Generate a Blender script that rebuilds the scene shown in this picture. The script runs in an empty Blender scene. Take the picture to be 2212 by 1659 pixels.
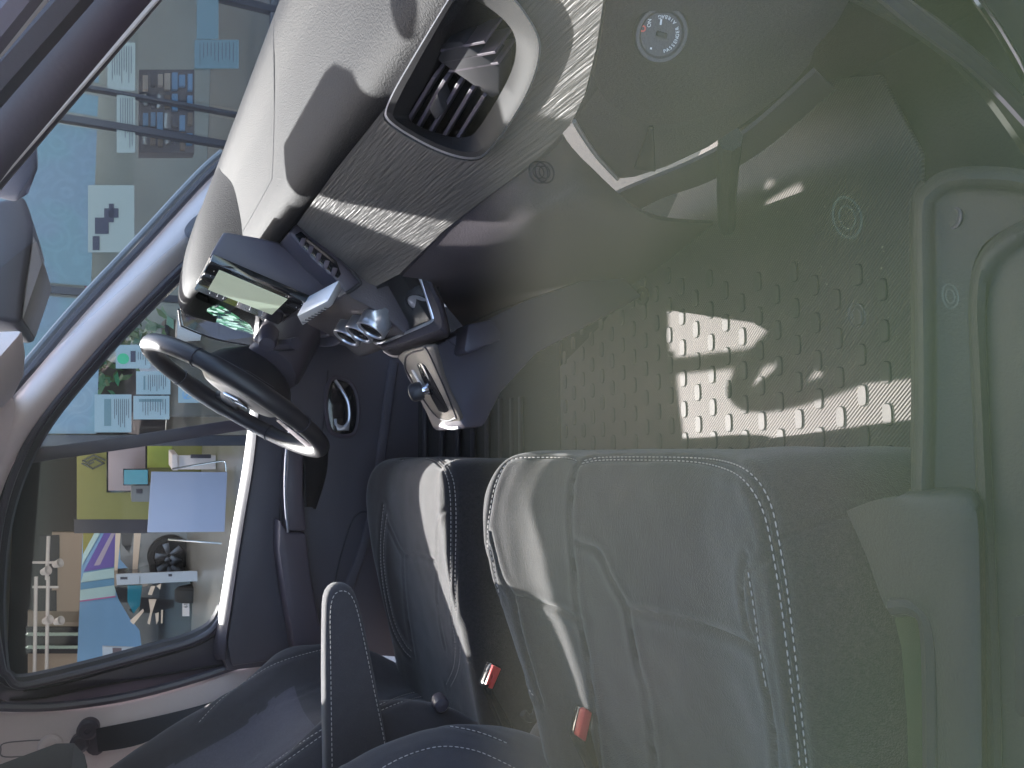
import bpy, bmesh, math, random
from math import sin, cos, tan, radians, pi, sqrt, atan2, exp
from mathutils import Vector as V, Matrix
from mathutils.bvhtree import BVHTree
random.seed(7)
S = bpy.context.scene
COL = S.collection

# ---------------------------------------------------------------- camera
FOC = 1700.0                     # focal length in units of a 2212 wide picture
TH, PS, RO = radians(27), radians(5.6), radians(2.2)
CAM = V((0, -1.10, 1.327))
R0 = V((cos(PS), -sin(PS), 0))
FW = V((sin(PS)*cos(TH), cos(PS)*cos(TH), -sin(TH)))
U0 = R0.cross(FW)
R2 = cos(RO)*R0 + sin(RO)*U0
U2 = -sin(RO)*R0 + cos(RO)*U0
cd = bpy.data.cameras.new('camera'); cam = bpy.data.objects.new('camera', cd); COL.objects.link(cam)
m = Matrix.Identity(4)
for i, a in enumerate((-U2, R2, -FW)):
    m[0][i], m[1][i], m[2][i] = a
m.translation = CAM
cam.matrix_world = m
cd.sensor_width = 36; cd.lens = FOC/2212*36; cd.clip_start = 0.01; cd.clip_end = 500
S.camera = cam

# ---------------------------------------------------------------- light
SUN = V((-0.07, 0.79, 0.527)).normalized()
w = bpy.data.worlds.new("World"); S.world = w; w.use_nodes = True
nt = w.node_tree; bg = nt.nodes['Background']
sk = nt.nodes.new('ShaderNodeTexSky'); sk.sky_type = 'NISHITA'; sk.sun_disc = False
sk.dust_density = 2.5; sk.ozone_density = .6; sk.sun_elevation = math.asin(SUN.z); sk.sun_rotation = atan2(SUN.x, SUN.y)
nt.links.new(sk.outputs[0], bg.inputs[0]); bg.inputs[1].default_value = 0.15
ld = bpy.data.lights.new('sun', 'SUN'); ld.energy = 4.3; ld.angle = radians(0.5); ld.color = (1, .955, .91)
lo = bpy.data.objects.new('sun', ld); COL.objects.link(lo); lo.rotation_euler = SUN.to_track_quat('Z', 'Y').to_euler()
lo.location = SUN*30
S.view_settings.view_transform = 'Standard'; S.view_settings.look = 'None'
S.view_settings.exposure = 2.85; S.view_settings.gamma = 1
S.cycles.max_bounces = 8; S.cycles.transparent_max_bounces = 12
S.cycles.use_denoising = True

# ---------------------------------------------------------------- where things stand
def ray(x, y):
    return FW + (829.5-y)/FOC*R2 - (x-1106)/FOC*U2
def at(x, y, X=None, Y=None, Z=None):
    r = ray(x, y)
    t = (X-CAM.x)/r.x if X is not None else (Y-CAM.y)/r.y if Y is not None else (Z-CAM.z)/r.z
    return CAM + t*r
def atpl(x, y, p, n):
    r = ray(x, y); return CAM + r*((V(p)-CAM).dot(V(n))/r.dot(V(n)))
E2 = V((sin(PS), cos(PS), 0))
def atf(x, y, D): return atpl(x, y, CAM+E2*D, E2)

# ---------------------------------------------------------------- materials
def mat(name, base, rough=.5, metal=0, bump=0, bscale=400, stretch=(1, 1, 1), var=0, vscale=8, sheen=0, spec=.5, kind='noise', coat=0, emit=None, es=0):
    M = bpy.data.materials.new(name); M.use_nodes = True; t = M.node_tree; b = t.nodes['Principled BSDF']
    b.inputs['Base Color'].default_value = (*base, 1); b.inputs['Roughness'].default_value = rough
    b.inputs['Metallic'].default_value = metal; b.inputs['Specular IOR Level'].default_value = spec
    b.inputs['Coat Weight'].default_value = coat
    if sheen: b.inputs['Sheen Weight'].default_value = sheen; b.inputs['Sheen Roughness'].default_value = .5
    if emit: b.inputs['Emission Color'].default_value = (*emit, 1); b.inputs['Emission Strength'].default_value = es
    tc = t.nodes.new('ShaderNodeTexCoord'); mp = t.nodes.new('ShaderNodeMapping'); mp.inputs['Scale'].default_value = stretch
    t.links.new(tc.outputs['Object'], mp.inputs[0])
    h = None
    if bump or var:
        if kind == 'weave':
            n = t.nodes.new('ShaderNodeTexVoronoi'); n.inputs['Scale'].default_value = bscale; h = n.outputs['Distance']
        elif kind == 'wave':
            n = t.nodes.new('ShaderNodeTexWave'); n.inputs['Scale'].default_value = bscale; n.inputs['Distortion'].default_value = .6
            n.bands_direction = 'DIAGONAL'; h = n.outputs['Fac']
        else:
            n = t.nodes.new('ShaderNodeTexNoise'); n.inputs['Scale'].default_value = bscale; n.inputs['Detail'].default_value = 3; h = n.outputs['Fac']
        t.links.new(mp.outputs[0], n.inputs['Vector'])
    if bump:
        bn = t.nodes.new('ShaderNodeBump'); bn.inputs['Strength'].default_value = bump; bn.inputs['Distance'].default_value = .002
        t.links.new(h, bn.inputs['Height']); t.links.new(bn.outputs[0], b.inputs['Normal'])
    if var:
        n2 = t.nodes.new('ShaderNodeTexNoise'); n2.inputs['Scale'].default_value = vscale; n2.inputs['Detail'].default_value = 5
        t.links.new(tc.outputs['Object'], n2.inputs['Vector'])
        ad = t.nodes.new('ShaderNodeMath'); ad.operation = 'ADD'
        if h is not None: t.links.new(h, ad.inputs[0])
        t.links.new(n2.outputs['Fac'], ad.inputs[1])
        cr = t.nodes.new('ShaderNodeMapRange'); cr.inputs['From Min'].default_value = .6; cr.inputs['From Max'].default_value = 1.4
        cr.inputs['To Min'].default_value = 1-var; cr.inputs['To Max'].default_value = 1+var
        t.links.new(ad.outputs[0], cr.inputs[0])
        mx = t.nodes.new('ShaderNodeVectorMath'); mx.operation = 'SCALE'; mx.inputs[0].default_value = base
        t.links.new(cr.outputs[0], mx.inputs['Scale']); t.links.new(mx.outputs[0], b.inputs['Base Color'])
    return M
def glassy(name, tint=(.9, .93, .93), film=0.0, filmcol=(.4, .4, .3), refl=1.0):
    M = bpy.data.materials.new(name); M.use_nodes = True; t = M.node_tree; t.nodes.clear()
    o = t.nodes.new('ShaderNodeOutputMaterial'); tr = t.nodes.new('ShaderNodeBsdfTransparent'); tr.inputs[0].default_value = (*tint, 1)
    gl = t.nodes.new('ShaderNodeBsdfGlossy'); gl.inputs['Roughness'].default_value = .02; gl.inputs[0].default_value = (refl, refl, refl, 1)
    fr = t.nodes.new('ShaderNodeFresnel'); fr.inputs[0].default_value = 1.5
    mx = t.nodes.new('ShaderNodeMixShader'); ge = t.nodes.new('ShaderNodeNewGeometry'); fm_ = t.nodes.new('ShaderNodeMath'); fm_.operation = 'MULTIPLY_ADD'; fm_.inputs[1].default_value = -1; fm_.inputs[2].default_value = 1
    t.links.new(ge.outputs['Backfacing'], fm_.inputs[0]); f2 = t.nodes.new('ShaderNodeMath'); f2.operation = 'MULTIPLY'; t.links.new(fm_.outputs[0], f2.inputs[0]); t.links.new(fr.outputs[0], f2.inputs[1])
    t.links.new(f2.outputs[0], mx.inputs[0]); t.links.new(tr.outputs[0], mx.inputs[1]); t.links.new(gl.outputs[0], mx.inputs[2])
    t.links.new(mx.outputs[0], o.inputs[0])
    M['mix'] = mx.name
    return M, t, mx, o
MT = {}
MT['dash'] = mat('dash_plastic', (.0145, .0138, .0146), .7, bump=.55, bscale=560, var=.3, spec=.13)
MT['dash_low'] = mat('lower_dash_plastic', (0.058, 0.047, 0.055), .55, bump=.25, bscale=420, var=.1)
MT['smooth'] = mat('smooth_dark_plastic', (.066, .057, .072), .42, bump=.05, bscale=600)
MT['satin'] = mat('satin_grey_plastic', (.032, .030, .032), .6, bump=.04, bscale=700, spec=.2)
MT['brushed'] = mat('brushed_trim', (.075, .07, .066), .45, .3, bump=.55, bscale=1, stretch=(560, 22, 560), var=.35, vscale=4)
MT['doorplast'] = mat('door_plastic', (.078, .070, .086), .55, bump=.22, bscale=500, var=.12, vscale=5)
MT['neardoor_shaded'] = mat('near_door_plastic_shaded', (.036, .036, .032), .6, bump=.22, bscale=500, var=.12, vscale=5)  # darker copy of the door plastic, near-side shade put into its colour
MT['armgrey'] = mat('armrest_plastic', (0.087, 0.0686, 0.0836), .5, bump=.1, bscale=500)
MT['white'] = mat('pale_trim', (.64, .565, .56), .75, bump=.08, bscale=500, var=.05, spec=.2)
MT['silver'] = mat('silver_paint', (.55, .55, .58), .28, .75)
MT['chrome'] = mat('chrome', (.8, .8, .82), .08, 1)
MT['black'] = mat('gloss_black', (.012, .012, .014), .12)
MT['rubber'] = mat('black_rubber', (.030, .026, .034), .5, bump=.05)
MT['seal'] = mat('black_seal', (.06, .052, .07), .38)
MT['leather'] = mat('wheel_leather', (.026, .024, .028), .42, bump=.2, bscale=500)
MT['fabric'] = mat('seat_fabric', (.033, .0295, .029), .95, bump=.35, bscale=700, kind='weave', sheen=.25, var=.3, vscale=240, spec=.15)
MT['fabric2'] = mat('seat_side_fabric', (.064, .058, .062), .95, bump=.2, bscale=800, kind='weave', sheen=.2, var=.1, vscale=60, spec=.15)
MT['thread'] = mat('pale_thread', (.46, .42, .39), .8)
MT['mat'] = mat('ribbed_rubber', (.105, .088, .083), .75, bump=.5, bscale=120, kind='wave', var=.18, vscale=9, stretch=(1, 1, .2))
MT['stud'] = mat('rubber_stud', (.09, .076, .072), .7, var=.1)
MT['carpet'] = mat('dark_carpet', (.02, .02, .022), .95, bump=.5, bscale=300)
MT['screen'] = mat('screen_glass', (.006, .007, .008), .06, coat=.5)
MT['lcd'] = mat('screen_panel', (.20, .25, .2), .25, var=.08, vscale=20, emit=(.62, .72, .56), es=.065)
MT['red'] = mat('red_plastic', (.62, .05, .04), .4)
MT['taupe'] = mat('taupe_console_trim', (.16, .14, .125), .4, .3, bump=.3, bscale=1, stretch=(30, 400, 400))
MT['belt'] = mat('belt_webbing', (.035, .033, .038), .8, bump=.4, bscale=250, kind='wave')
MT['white_sw'] = mat('white_switch', (.8, .8, .8), .35)
MT['ink'] = mat('white_print', (.7, .7, .7), .6)
MT['redink'] = mat('red_print', (.6, .1, .08), .6)
MT['roof'] = mat('headliner', (.5, .49, .49), .9, bump=.2)

# ---------------------------------------------------------------- mesh helpers
def link(name, bm, mt, parent=None, smooth=True, mats=None):
    me = bpy.data.meshes.new(name); bmesh.ops.recalc_face_normals(bm, faces=bm.faces[:]); bm.to_mesh(me); bm.free()
    for x in (mats or [mt]): me.materials.append(MT[x] if isinstance(x, str) else x)
    if smooth:
        for p in me.polygons: p.use_smooth = True
    o = bpy.data.objects.new(name, me); COL.objects.link(o)
    if parent is not None:
        o.parent = parent
        if parent.type == 'EMPTY': o.matrix_parent_inverse = Matrix.Translation(-parent.location)
    if smooth:
        try:
            mo = o.modifiers.new('es', 'EDGE_SPLIT'); mo.split_angle = radians(38)
        except Exception: pass
    return o
def thing(name, label, cat, loc=(0, 0, 0), group=None):
    o = bpy.data.objects.new(name, None); COL.objects.link(o); o.location = loc; o.empty_display_size = .1
    o['label'] = label; o['category'] = cat
    if group: o['group'] = group
    return o
def tag(o, label, cat, group=None):
    o['label'] = label; o['category'] = cat
    if group: o['group'] = group
    return o
def spline(pts, n=8, closed=False):
    pts = [V(p) for p in pts]; N = len(pts); out = []
    for i in range(N if closed else N-1):
        g = (lambda k: pts[k % N]) if closed else (lambda k: pts[min(max(k, 0), N-1)])
        a, b, c, d = g(i-1), g(i), g(i+1), g(i+2)
        for k in range(n):
            t = k/n
            out.append(.5*((2*b)+(c-a)*t+(2*a-5*b+4*c-d)*t*t+(3*b-a-3*c+d)*t**3))
    if not closed: out.append(pts[-1])
    return out
def chaikin(pts, it=2, closed=True, k=.25):
    for _ in range(it):
        o = []; N = len(pts)
        for i in range(N if closed else N-1):
            a, b = pts[i], pts[(i+1) % N]; o += [a.lerp(b, k), a.lerp(b, 1-k)]
        if not closed: o = [pts[0]]+o+[pts[-1]]
        pts = o
    return pts
def a_tube(bm, pts, r, seg=8, closed=False, mi=0, flat=1.0, up=None):
    pts = [V(p) for p in pts]; N = len(pts); rings = []; nrm = None
    for i, p in enumerate(pts):
        t = (pts[(i+1) % N]-pts[i-1]) if closed else pts[min(i+1, N-1)]-pts[max(i-1, 0)]
        t.normalize()
        if up is not None: nrm = V(up)-t*V(up).dot(t)
        elif nrm is None:
            nrm = t.orthogonal()
        else: nrm = nrm-t*nrm.dot(t)
        nrm.normalize(); b = t.cross(nrm); rr = r[i] if isinstance(r, (list, tuple)) else r
        rings.append([bm.verts.new(p+nrm*cos(2*pi*k/seg)*rr*flat+b*sin(2*pi*k/seg)*rr) for k in range(seg)])
    for i in range(N if closed else N-1):
        A, B = rings[i], rings[(i+1) % N]
        for k in range(seg):
            f = bm.faces.new((A[k], A[(k+1) % seg], B[(k+1) % seg], B[k])); f.material_index = mi
    if not closed:
        for q in (rings[0][::-1], rings[-1]):
            f = bm.faces.new(q); f.material_index = mi
    return bm
def tube(name, pts, r, mt, parent=None, n=6, closed=False, seg=8, flat=1.0, up=None):
    return link(name, a_tube(bmesh.new(), spline(pts, n, closed) if n else pts, r, seg, closed, 0, flat, up), mt, parent)
def a_slab(bm, pts, d, mi=0, bev=0, bseg=2):
    """a closed outline given a real thickness d (a vector)"""
    b2 = bmesh.new(); d = V(d); A = [b2.verts.new(p) for p in pts]; B = [b2.verts.new(V(p)+d) for p in pts]; N = len(pts)
    b2.faces.new(A); b2.faces.new(B[::-1])
    for i in range(N): b2.faces.new((A[i], B[i], B[(i+1) % N], A[(i+1) % N]))
    bmesh.ops.recalc_face_normals(b2, faces=b2.faces[:])
    if bev:
        es = [e for e in b2.edges if len(e.link_faces) == 2 and e.calc_face_angle(0) > .6]
        bmesh.ops.bevel(b2, geom=es, offset=bev, segments=bseg, profile=.5, affect='EDGES', clamp_overlap=True)
    for f in b2.faces: f.material_index = mi
    me = bpy.data.meshes.new('t'); b2.to_mesh(me); b2.free(); bm.from_mesh(me); bpy.data.meshes.remove(me)
    return bm
def slab(name, pts, d, mt, parent=None, bev=.002, rnd=0, k=.25, bseg=2):
    pts = [V(p) for p in pts]
    if rnd: pts = chaikin(pts, rnd, True, k)
    return link(name, a_slab(bmesh.new(), pts, d, 0, bev, bseg), mt, parent)
def a_box(bm, c, s, rot=None, mi=0, bev=0):
    x, y, z = [q/2 for q in s]; M = rot or Matrix.Identity(3); c = V(c)
    p = [c+M@V(q) for q in ((-x, -y, -z), (x, -y, -z), (x, y, -z), (-x, y, -z))]
    return a_slab(bm, p, M@V((0, 0, 2*z)), mi, bev)
def box(name, c, s, mt, parent=None, rot=None, bev=.003):
    return link(name, a_box(bmesh.new(), c, s, rot, 0, bev), mt, parent)
def a_lathe(bm, c, axis, prof, seg=32, mi=0):
    """profile = (radius, distance along axis)"""
    axis = V(axis).normalized(); u = axis.orthogonal().normalized(); v = axis.cross(u); c = V(c); prev = None
    for r, h in prof:
        ring = [bm.verts.new(c+axis*h+(u*cos(2*pi*k/seg)+v*sin(2*pi*k/seg))*max(r, 1e-5)) for k in range(seg)]
        if prev:
            for k in range(seg):
                f = bm.faces.new((prev[k], prev[(k+1) % seg], ring[(k+1) % seg], ring[k])); f.material_index = mi
        prev = ring
    return bm
def lathe(name, c, axis, prof, mt, parent=None, seg=32):
    return link(name, a_lathe(bmesh.new(), c, axis, prof, seg), mt, parent)
def netpts(rows, n, m):
    rows = [spline(r, m) for r in rows]; cols = list(zip(*rows))
    return [list(x) for x in zip(*[spline(c, n) for c in cols])]
def net(name, rows, mt, parent=None, n=6, m=6, thick=.006, flip=False):
    g = netpts(rows, n, m); bm = bmesh.new(); vs = [[bm.verts.new(p) for p in r] for r in g]
    for i in range(len(vs)-1):
        for j in range(len(vs[0])-1): bm.faces.new((vs[i][j], vs[i+1][j], vs[i+1][j+1], vs[i][j+1]))
    o = link(name, bm, mt, parent)
    if thick:
        for md in list(o.modifiers): o.modifiers.remove(md)
        s = o.modifiers.new('s', 'SOLIDIFY'); s.thickness = thick; s.offset = 0
        e = o.modifiers.new('es', 'EDGE_SPLIT'); e.split_angle = radians(50)
    return o
def resample(pts, step):
    out = [pts[0].copy()]; acc = 0
    for a, b in zip(pts, pts[1:]):
        L = (b-a).length
        if L < 1e-9: continue
        s = step-acc
        while s <= L: out.append(a.lerp(b, s/L)); s += step
        acc = (acc+L) % step
    return out
def stitches(bm, pts, lift=.0006, pitch=.0072, on=.0050, r=.00062, toward=None):
    q = resample(pts, pitch)
    for a, b in zip(q, q[1:]):
        d = b-a
        if d.length < 1e-6: continue
        d = d*random.uniform(.88, 1.04); c = a+d*(on/pitch); mid = (a+c)/2+(CAM-a).normalized()*lift*1.6
        off = (CAM-a).normalized()*lift
        a_tube(bm, [a, a.lerp(c, .25)+off*1.5, a.lerp(c, .75)+off*1.5, c], [r*.5, r, r, r*.5], 5)
FONT = None
def text(name, s, loc, size, right, up, mt, parent=None, depth=.0004):
    cu = bpy.data.curves.new(name, 'FONT'); cu.body = s; cu.size = size; cu.extrude = depth; cu.align_x = 'CENTER'; cu.align_y = 'CENTER'
    o = bpy.data.objects.new(name, cu); COL.objects.link(o); cu.materials.append(MT[mt])
    r = V(right).normalized(); u = V(up); u = (u-r*u.dot(r)).normalized(); n = r.cross(u); M = Matrix.Identity(4)
    for i, a in enumerate((r, u, n)):
        M[0][i], M[1][i], M[2][i] = a
    M.translation = loc
    dg = bpy.context.evaluated_depsgraph_get(); me = bpy.data.meshes.new_from_object(o.evaluated_get(dg)); bpy.data.objects.remove(o)
    me.transform(M); o = bpy.data.objects.new(name, me); COL.objects.link(o)
    if parent is not None:
        o.parent = parent
        if parent.type == 'EMPTY': o.matrix_parent_inverse = Matrix.Translation(-parent.location)
    return o

# ================================================================ the van's cabin
van = thing('van', 'parked van cabin with grey dashboard and open view through its side windows', 'van', (0, 0, 0))
def A(l, **k): return [at(x, y, **k) for x, y in l]
def A3(l): return [at(x, y, Y=Y) for x, y, Y in l]
def AX(l): return [at(x, y, X=X) for x, y, X in l]

floor = box('van_floor', (-.1, 0, .49), (2.2, 1.74, .04), 'carpet', van)
roof = link('roof', a_slab(bmesh.new(), [V(p) for p in ((.10, -.93, 1.555), (.07, 0, 1.59), (.10, .70, 1.555), (-1.4, .74, 1.60), (-1.4, -.95, 1.60))], (0, 0, .03), 0, .004), 'roof', van)
box('unseen_bounce_bulkhead', (-.98, 0, 1.03), (.03, 1.8, 1.1), 'roof', van)  # unseen wall, given the pale headliner colour to bounce light into the cabin
box('firewall', (.80, 0, .77), (.03, 1.7, .56), 'carpet', van)
slab('kick_panel', A([(1750, -90), (1500, 120), (1560, 300), (1700, 500), (1990, 430), (2230, 300), (2230, -90)], X=.47), (.03, 0, 0), 'carpet', van)

# pillars
def ext(x0, y0, x1, y1, Y):
    a, b = at(x0, y0, Y=Y), at(x1, y1, Y=Y); d = (b-a).normalized()
    return [a-d*.13, a, b, b+d*.16]
tr = link('pillar_trim', a_tube(bmesh.new(), ext(0, 285, 250, 0, -.62), .017, 20, False, 0, 1.0), mat('purple_grey_trim', (.042, .033, .045), .5, bump=.05), van)
tr['label'] = 'dark front pillar trim beside the near window'
tube('trim_edge', ext(0, 378, 332, 0, -.625), .0022, 'roof', tr, 0)
tube('seal', ext(0, 158, 140, 0, -.70), .009, 'rubber', van, 0, flat=.9)
tube('outer_trim', ext(0, 90, 76, 0, -.76), .0035, 'silver', van, 0)
tube('door_frame_edge', ext(0, 42, 34, 0, -.80), .006, 'smooth', van, 0)

UE = [(500, 345), (445, 395), (312, 539), (182, 677), (65, 814), (0, 884), (-90, 975)]
LE = [(420, 560), (400, 560), (312, 648), (221, 745), (100, 888), (25, 1005), (-35, 1170)]
r0 = [at(x, y, Y=.715) for x, y in UE]; r3 = [at(x, y, Y=.725) for x, y in LE]
r1 = [a.lerp(b, .33)+V((0, -.030, 0)) for a, b in zip(r0, r3)]; r2 = [a.lerp(b, .68)+V((0, -.034, 0)) for a, b in zip(r0, r3)]
ap = net('pillar_trim', [r0, r1, r2, r3], 'white', van, 5, 8, .004); ap['label'] = 'pale grey front pillar trim by the steering wheel'
gr = slab('speaker_grille', [at(x, y, Y=.676) for x, y in ((395, 500), (408, 478), (430, 460), (440, 470), (432, 500), (412, 520))], (0, .004, 0), mat('grille_mesh', (.22, .21, .23), .6, bump=1, bscale=900, kind='weave'), ap, .001, 2)
tube('windscreen_seal', [at(x-7, y-6, Y=.70) for x, y in UE], .008, 'rubber', van, 4)
tube('windscreen_band', [at(x-20, y-17, Y=.71) for x, y in UE], .007, mat('glass_band', (.12, .13, .14), .3), van, 4)
rail = net('roof_rail', [[at(-60, 700, Y=.66), at(20, 850, Y=.66), at(28, 900, Y=.67), at(-10, 1020, Y=.69), at(-60, 1180, Y=.7)], [at(-200, 700, Y=.6), at(-140, 850, Y=.6), at(-140, 950, Y=.6), at(-150, 1050, Y=.6), at(-180, 1200, Y=.6)]], 'white', van, 4, 6, .006)

# windscreen
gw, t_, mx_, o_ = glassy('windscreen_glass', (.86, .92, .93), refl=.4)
_d = t_.nodes.new('ShaderNodeBsdfDiffuse'); _d.inputs[0].default_value = (.40, .44, .55, 1); _x = t_.nodes.new('ShaderNodeMixShader'); _x.inputs[0].default_value = .30  # bluish diffuse mix paints in the haze of dust and reflections
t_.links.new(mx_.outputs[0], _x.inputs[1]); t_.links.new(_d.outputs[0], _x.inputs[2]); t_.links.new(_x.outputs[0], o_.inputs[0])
net('windscreen', [[V((.485, -.80, 1.15)), V((.54, 0, 1.15)), V((.505, .712, 1.155))], [V((.29, -.77, 1.36)), V((.33, 0, 1.36)), V((.286, .70, 1.36))], [V((.085, -.72, 1.55)), V((.10, 0, 1.56)), V((.075, .67, 1.545))]], gw, van, 6, 10, 0)

# ---------------------------------------------------------------- dashboard
dash = net('dashboard', [[V((X, Y, z-(.0 if Y < .5 else 0))) for Y in (-.86, -.6, -.3, 0, .3, .72)] for X, z in
     ((.318, 1.085), (.306, 1.118), (.296, 1.128), (.300, 1.141), (.318, 1.150), (.36, 1.157), (.41, 1.168), (.452, 1.183), (.50, 1.170), (.55, 1.12))], 'dash', van, 6, 8, .004)
dash['label'] = 'grained grey dashboard top in full sun'
def meshcast(o):
    me = o.data; B_ = BVHTree.FromPolygons([v.co[:] for v in me.vertices], [p.vertices[:] for p in me.polygons])
    return lambda x, y: B_.ray_cast(CAM, ray(x, y).normalized())[0]
dcast = meshcast(dash)
sm_pts = [q for q in (dcast(p.x, p.y) for p in spline([V((x, y, 0)) for x, y in ((598, 40), (594, 82), (595, 242), (591, 370), (583, 400), (524, 504), (505, 530))], 8)) if q]
sm_pts = [q+(CAM-q).normalized()*.0026 for q in sm_pts]
tube('seam', sm_pts, .0020, 'carpet', dash, 0)
tube('seam', [q+(CAM-q).normalized()*.0022 for q in (dcast(x, y) for x, y in ((546, 414), (551, 430), (558, 447))) if q], .0012, 'rubber', dash, 0)
# hood over the instruments
cowl = net('instrument_hood', [[V((X, Y, z)) for Y, z in zip(ys, zs)] for X, ys, zs in (
     (.455, (.08, .20, .38, .56, .70), (1.150, 1.184, 1.186, 1.186, 1.150)),
     (.38, (.10, .22, .38, .54, .66), (1.140, 1.200, 1.206, 1.203, 1.150)),
     (.315, (.12, .24, .38, .53, .63), (1.136, 1.207, 1.216, 1.211, 1.150)),
     (.282, (.13, .25, .38, .52, .61), (1.130, 1.206, 1.216, 1.210, 1.145)),
     (.272, (.14, .26, .38, .51, .60), (1.124, 1.195, 1.206, 1.199, 1.14)),
     (.300, (.15, .27, .38, .50, .58), (1.140, 1.184, 1.194, 1.188, 1.140)))], 'dash', van, 6, 8, .004)
PNp, PNn = (.30, 0, 1.13), V((-.838, 0, .545))
def pn(x, y, off=0): return atpl(x, y, V(PNp)+PNn*off, PNn)
# brushed panel with the opening for the air vent
vo = [(826, 236), (905, 100), (985, -32), (1005, -48), (1090, -34), (1160, 58), (1173, 115), (1139, 215), (1056, 335), (1019, 349), (940, 327), (836, 267)]
vi = [(880, 242), (930, 165), (985, 20), (1000, -10), (1050, 10), (1104, 55), (1119, 100), (1104, 165), (1030, 288), (1003, 299), (960, 294), (888, 268)]
vm = [(846, 238), (915, 112), (988, -15), (1006, -32), (1085, -20), (1146, 62), (1157, 113), (1126, 207), (1049, 319), (1018, 333), (945, 314), (852, 262)]
po = [(643, 482), (690, 416), (760, 318), (826, 228), (893, 137), (957, 48), (1005, -18), (1040, -80), (1330, -80), (1306, 0), (1291, 100), (1266, 200), (1235, 265), (1172, 332), (1100, 388), (1030, 440), (955, 500), (864, 590), (814, 616), (795, 607), (735, 556), (669, 506)]
bm = bmesh.new()
for loop in (po, [tuple(p) for p in chaikin([V((x, y, 0)) for x, y in vo], 2)]):
    vs = [bm.verts.new(pn(p[0], p[1])) for p in loop]
    for a, b in zip(vs, vs[1:]+vs[:1]): bm.edges.new((a, b))
bmesh.ops.triangle_fill(bm, use_beauty=True, use_dissolve=False, edges=bm.edges[:])
panel = link('trim_panel', bm, 'brushed', dash, False)
sm = panel.modifiers.new('s', 'SOLIDIFY'); sm.thickness = .004; sm.offset = 0
panel['label'] = 'brushed grey trim panel across the dashboard'
# the vent
bm = bmesh.new()
def loopv(l, off): return [bm.verts.new(pn(p.x, p.y, off)) for p in chaikin([V((x, y, 0)) for x, y in l], 3)]
vi2 = [((x-1000)*.9+1000, (y-150)*.9+150) for x, y in vi]
Ls = [loopv(vo, -.004), loopv(vo, .008), loopv([((x-1000)*.975+1000, (y-150)*.975+150) for x, y in vo], .011), loopv(vm, .010), loopv(vi, -.004), loopv(vi, -.05)]
for k, (a, b) in enumerate(zip(Ls, Ls[1:])):
    for i in range(len(a)):
        f = bm.faces.new((a[i], a[(i+1) % len(a)], b[(i+1) % len(a)], b[i])); f.material_index = (0, 0, 1, 1, 2)[k]
f = bm.faces.new(Ls[-1]); f.material_index = 2
vent = link('air_vent', bm, None, dash, True, ['silver', mat('vent_grey', (.019, .018, .019), .65, bump=.04, bscale=700, spec=.12), 'carpet']); vent['label'] = 'large grey framed air vent at the near dashboard end'
bm = bmesh.new()
def strip(p, q, o0, o1, w):
    a, b = pn(*p, o0), pn(*q, o0); d = (b-a).normalized(); s = d.cross(PNn)*w
    a_slab(bm, [a-s, b-s, b+s, a+s], PNn*(o1-o0), 0, .0004)
for p, q in (((886, 262), (978, 112)), ((908, 276), (1000, 118)), ((934, 286), (1030, 126)), ((962, 296), (1058, 138)), ((990, 300), (1084, 152))): strip(p, q, -.034, -.005, .0014)
for p, q in (((978, 62), (1086, 38)), ((990, 85), (1108, 60)), ((1006, 106), (1114, 84))): strip(p, q, -.034, -.008, .0011)
link('vane', bm, 'armgrey', dash, False)
bm = a_slab(bmesh.new(), [pn(x, y, -.028) for x, y in ((972, 92), (992, 52), (1022, 50), (1108, 106), (1106, 165), (1089, 175))], PNn*.020, 0, .002)
link('vane_carrier', bm, 'satin', dash)
link('vent_knob', a_slab(bmesh.new(), [pn(x, y, -.014) for x, y in ((948, 208), (966, 172), (974, 198), (980, 212), (962, 232))], PNn*.016, 0, .0015), 'satin', dash)

# lower dash below the brushed panel
low = net('lower_dashboard', [
    [pn(1215, 290, -.004), pn(1172, 334, -.004), pn(1100, 390, -.004), pn(1030, 442, -.004), pn(955, 502, -.004), pn(868, 592, -.004)],
    [at(1262, 352, X=.262), at(1225, 385, X=.24), at(1150, 440, X=.222), at(1085, 490, X=.224), at(1010, 545, X=.226), at(930, 605, X=.23)],
    [at(1318, 405, X=.262), at(1275, 430, X=.24), at(1200, 470, X=.226), at(1120, 530, X=.230), at(1040, 585, X=.234), at(950, 640, X=.24)],
    [at(1420, 470, X=.285), at(1340, 520, X=.27), at(1270, 560, X=.265), at(1190, 600, X=.27), at(1090, 650, X=.275), at(990, 690, X=.28)],
    [at(1560, 480, X=.36), at(1470, 560, X=.33), at(1390, 645, X=.31), at(1290, 700, X=.31), at(1180, 740, X=.31), at(1050, 760, X=.31)]], 'dash_low', dash, 6, 6, .006)
low['label'] = 'dark knee panel under the brushed trim'
GLp, GLn = V((.292, 0, 1.03)), V((-1, 0, 0))
def gl(x, y, off=0): return atpl(x, y, GLp+GLn*off, GLn)
gb = slab('glove_box', [gl(x, y, .010) for x, y in ((1312, -60), (1300, 60), (1284, 140), (1278, 182), (1330, 246), (1385, 272), (1440, 276), (1500, 262), (1560, 240), (1640, 202), (1722, 160), (1752, 120), (1830, 34), (1850, -60))], -GLn*.05, 'dash_low', dash, .004, 1)
gb['label'] = 'rounded glove box lid with the key switch'
g2 = slab('glove_box_surround', [gl(x, y, .004) for x, y in ((1238, 262), (1262, 300), (1292, 345), (1332, 388), (1372, 384), (1440, 362), (1530, 320), (1610, 268), (1700, 200), (1752, 140), (1765, 100), (1700, 90), (1500, 180), (1300, 180))], -GLn*.03, 'dash_low', dash, .003)
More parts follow.
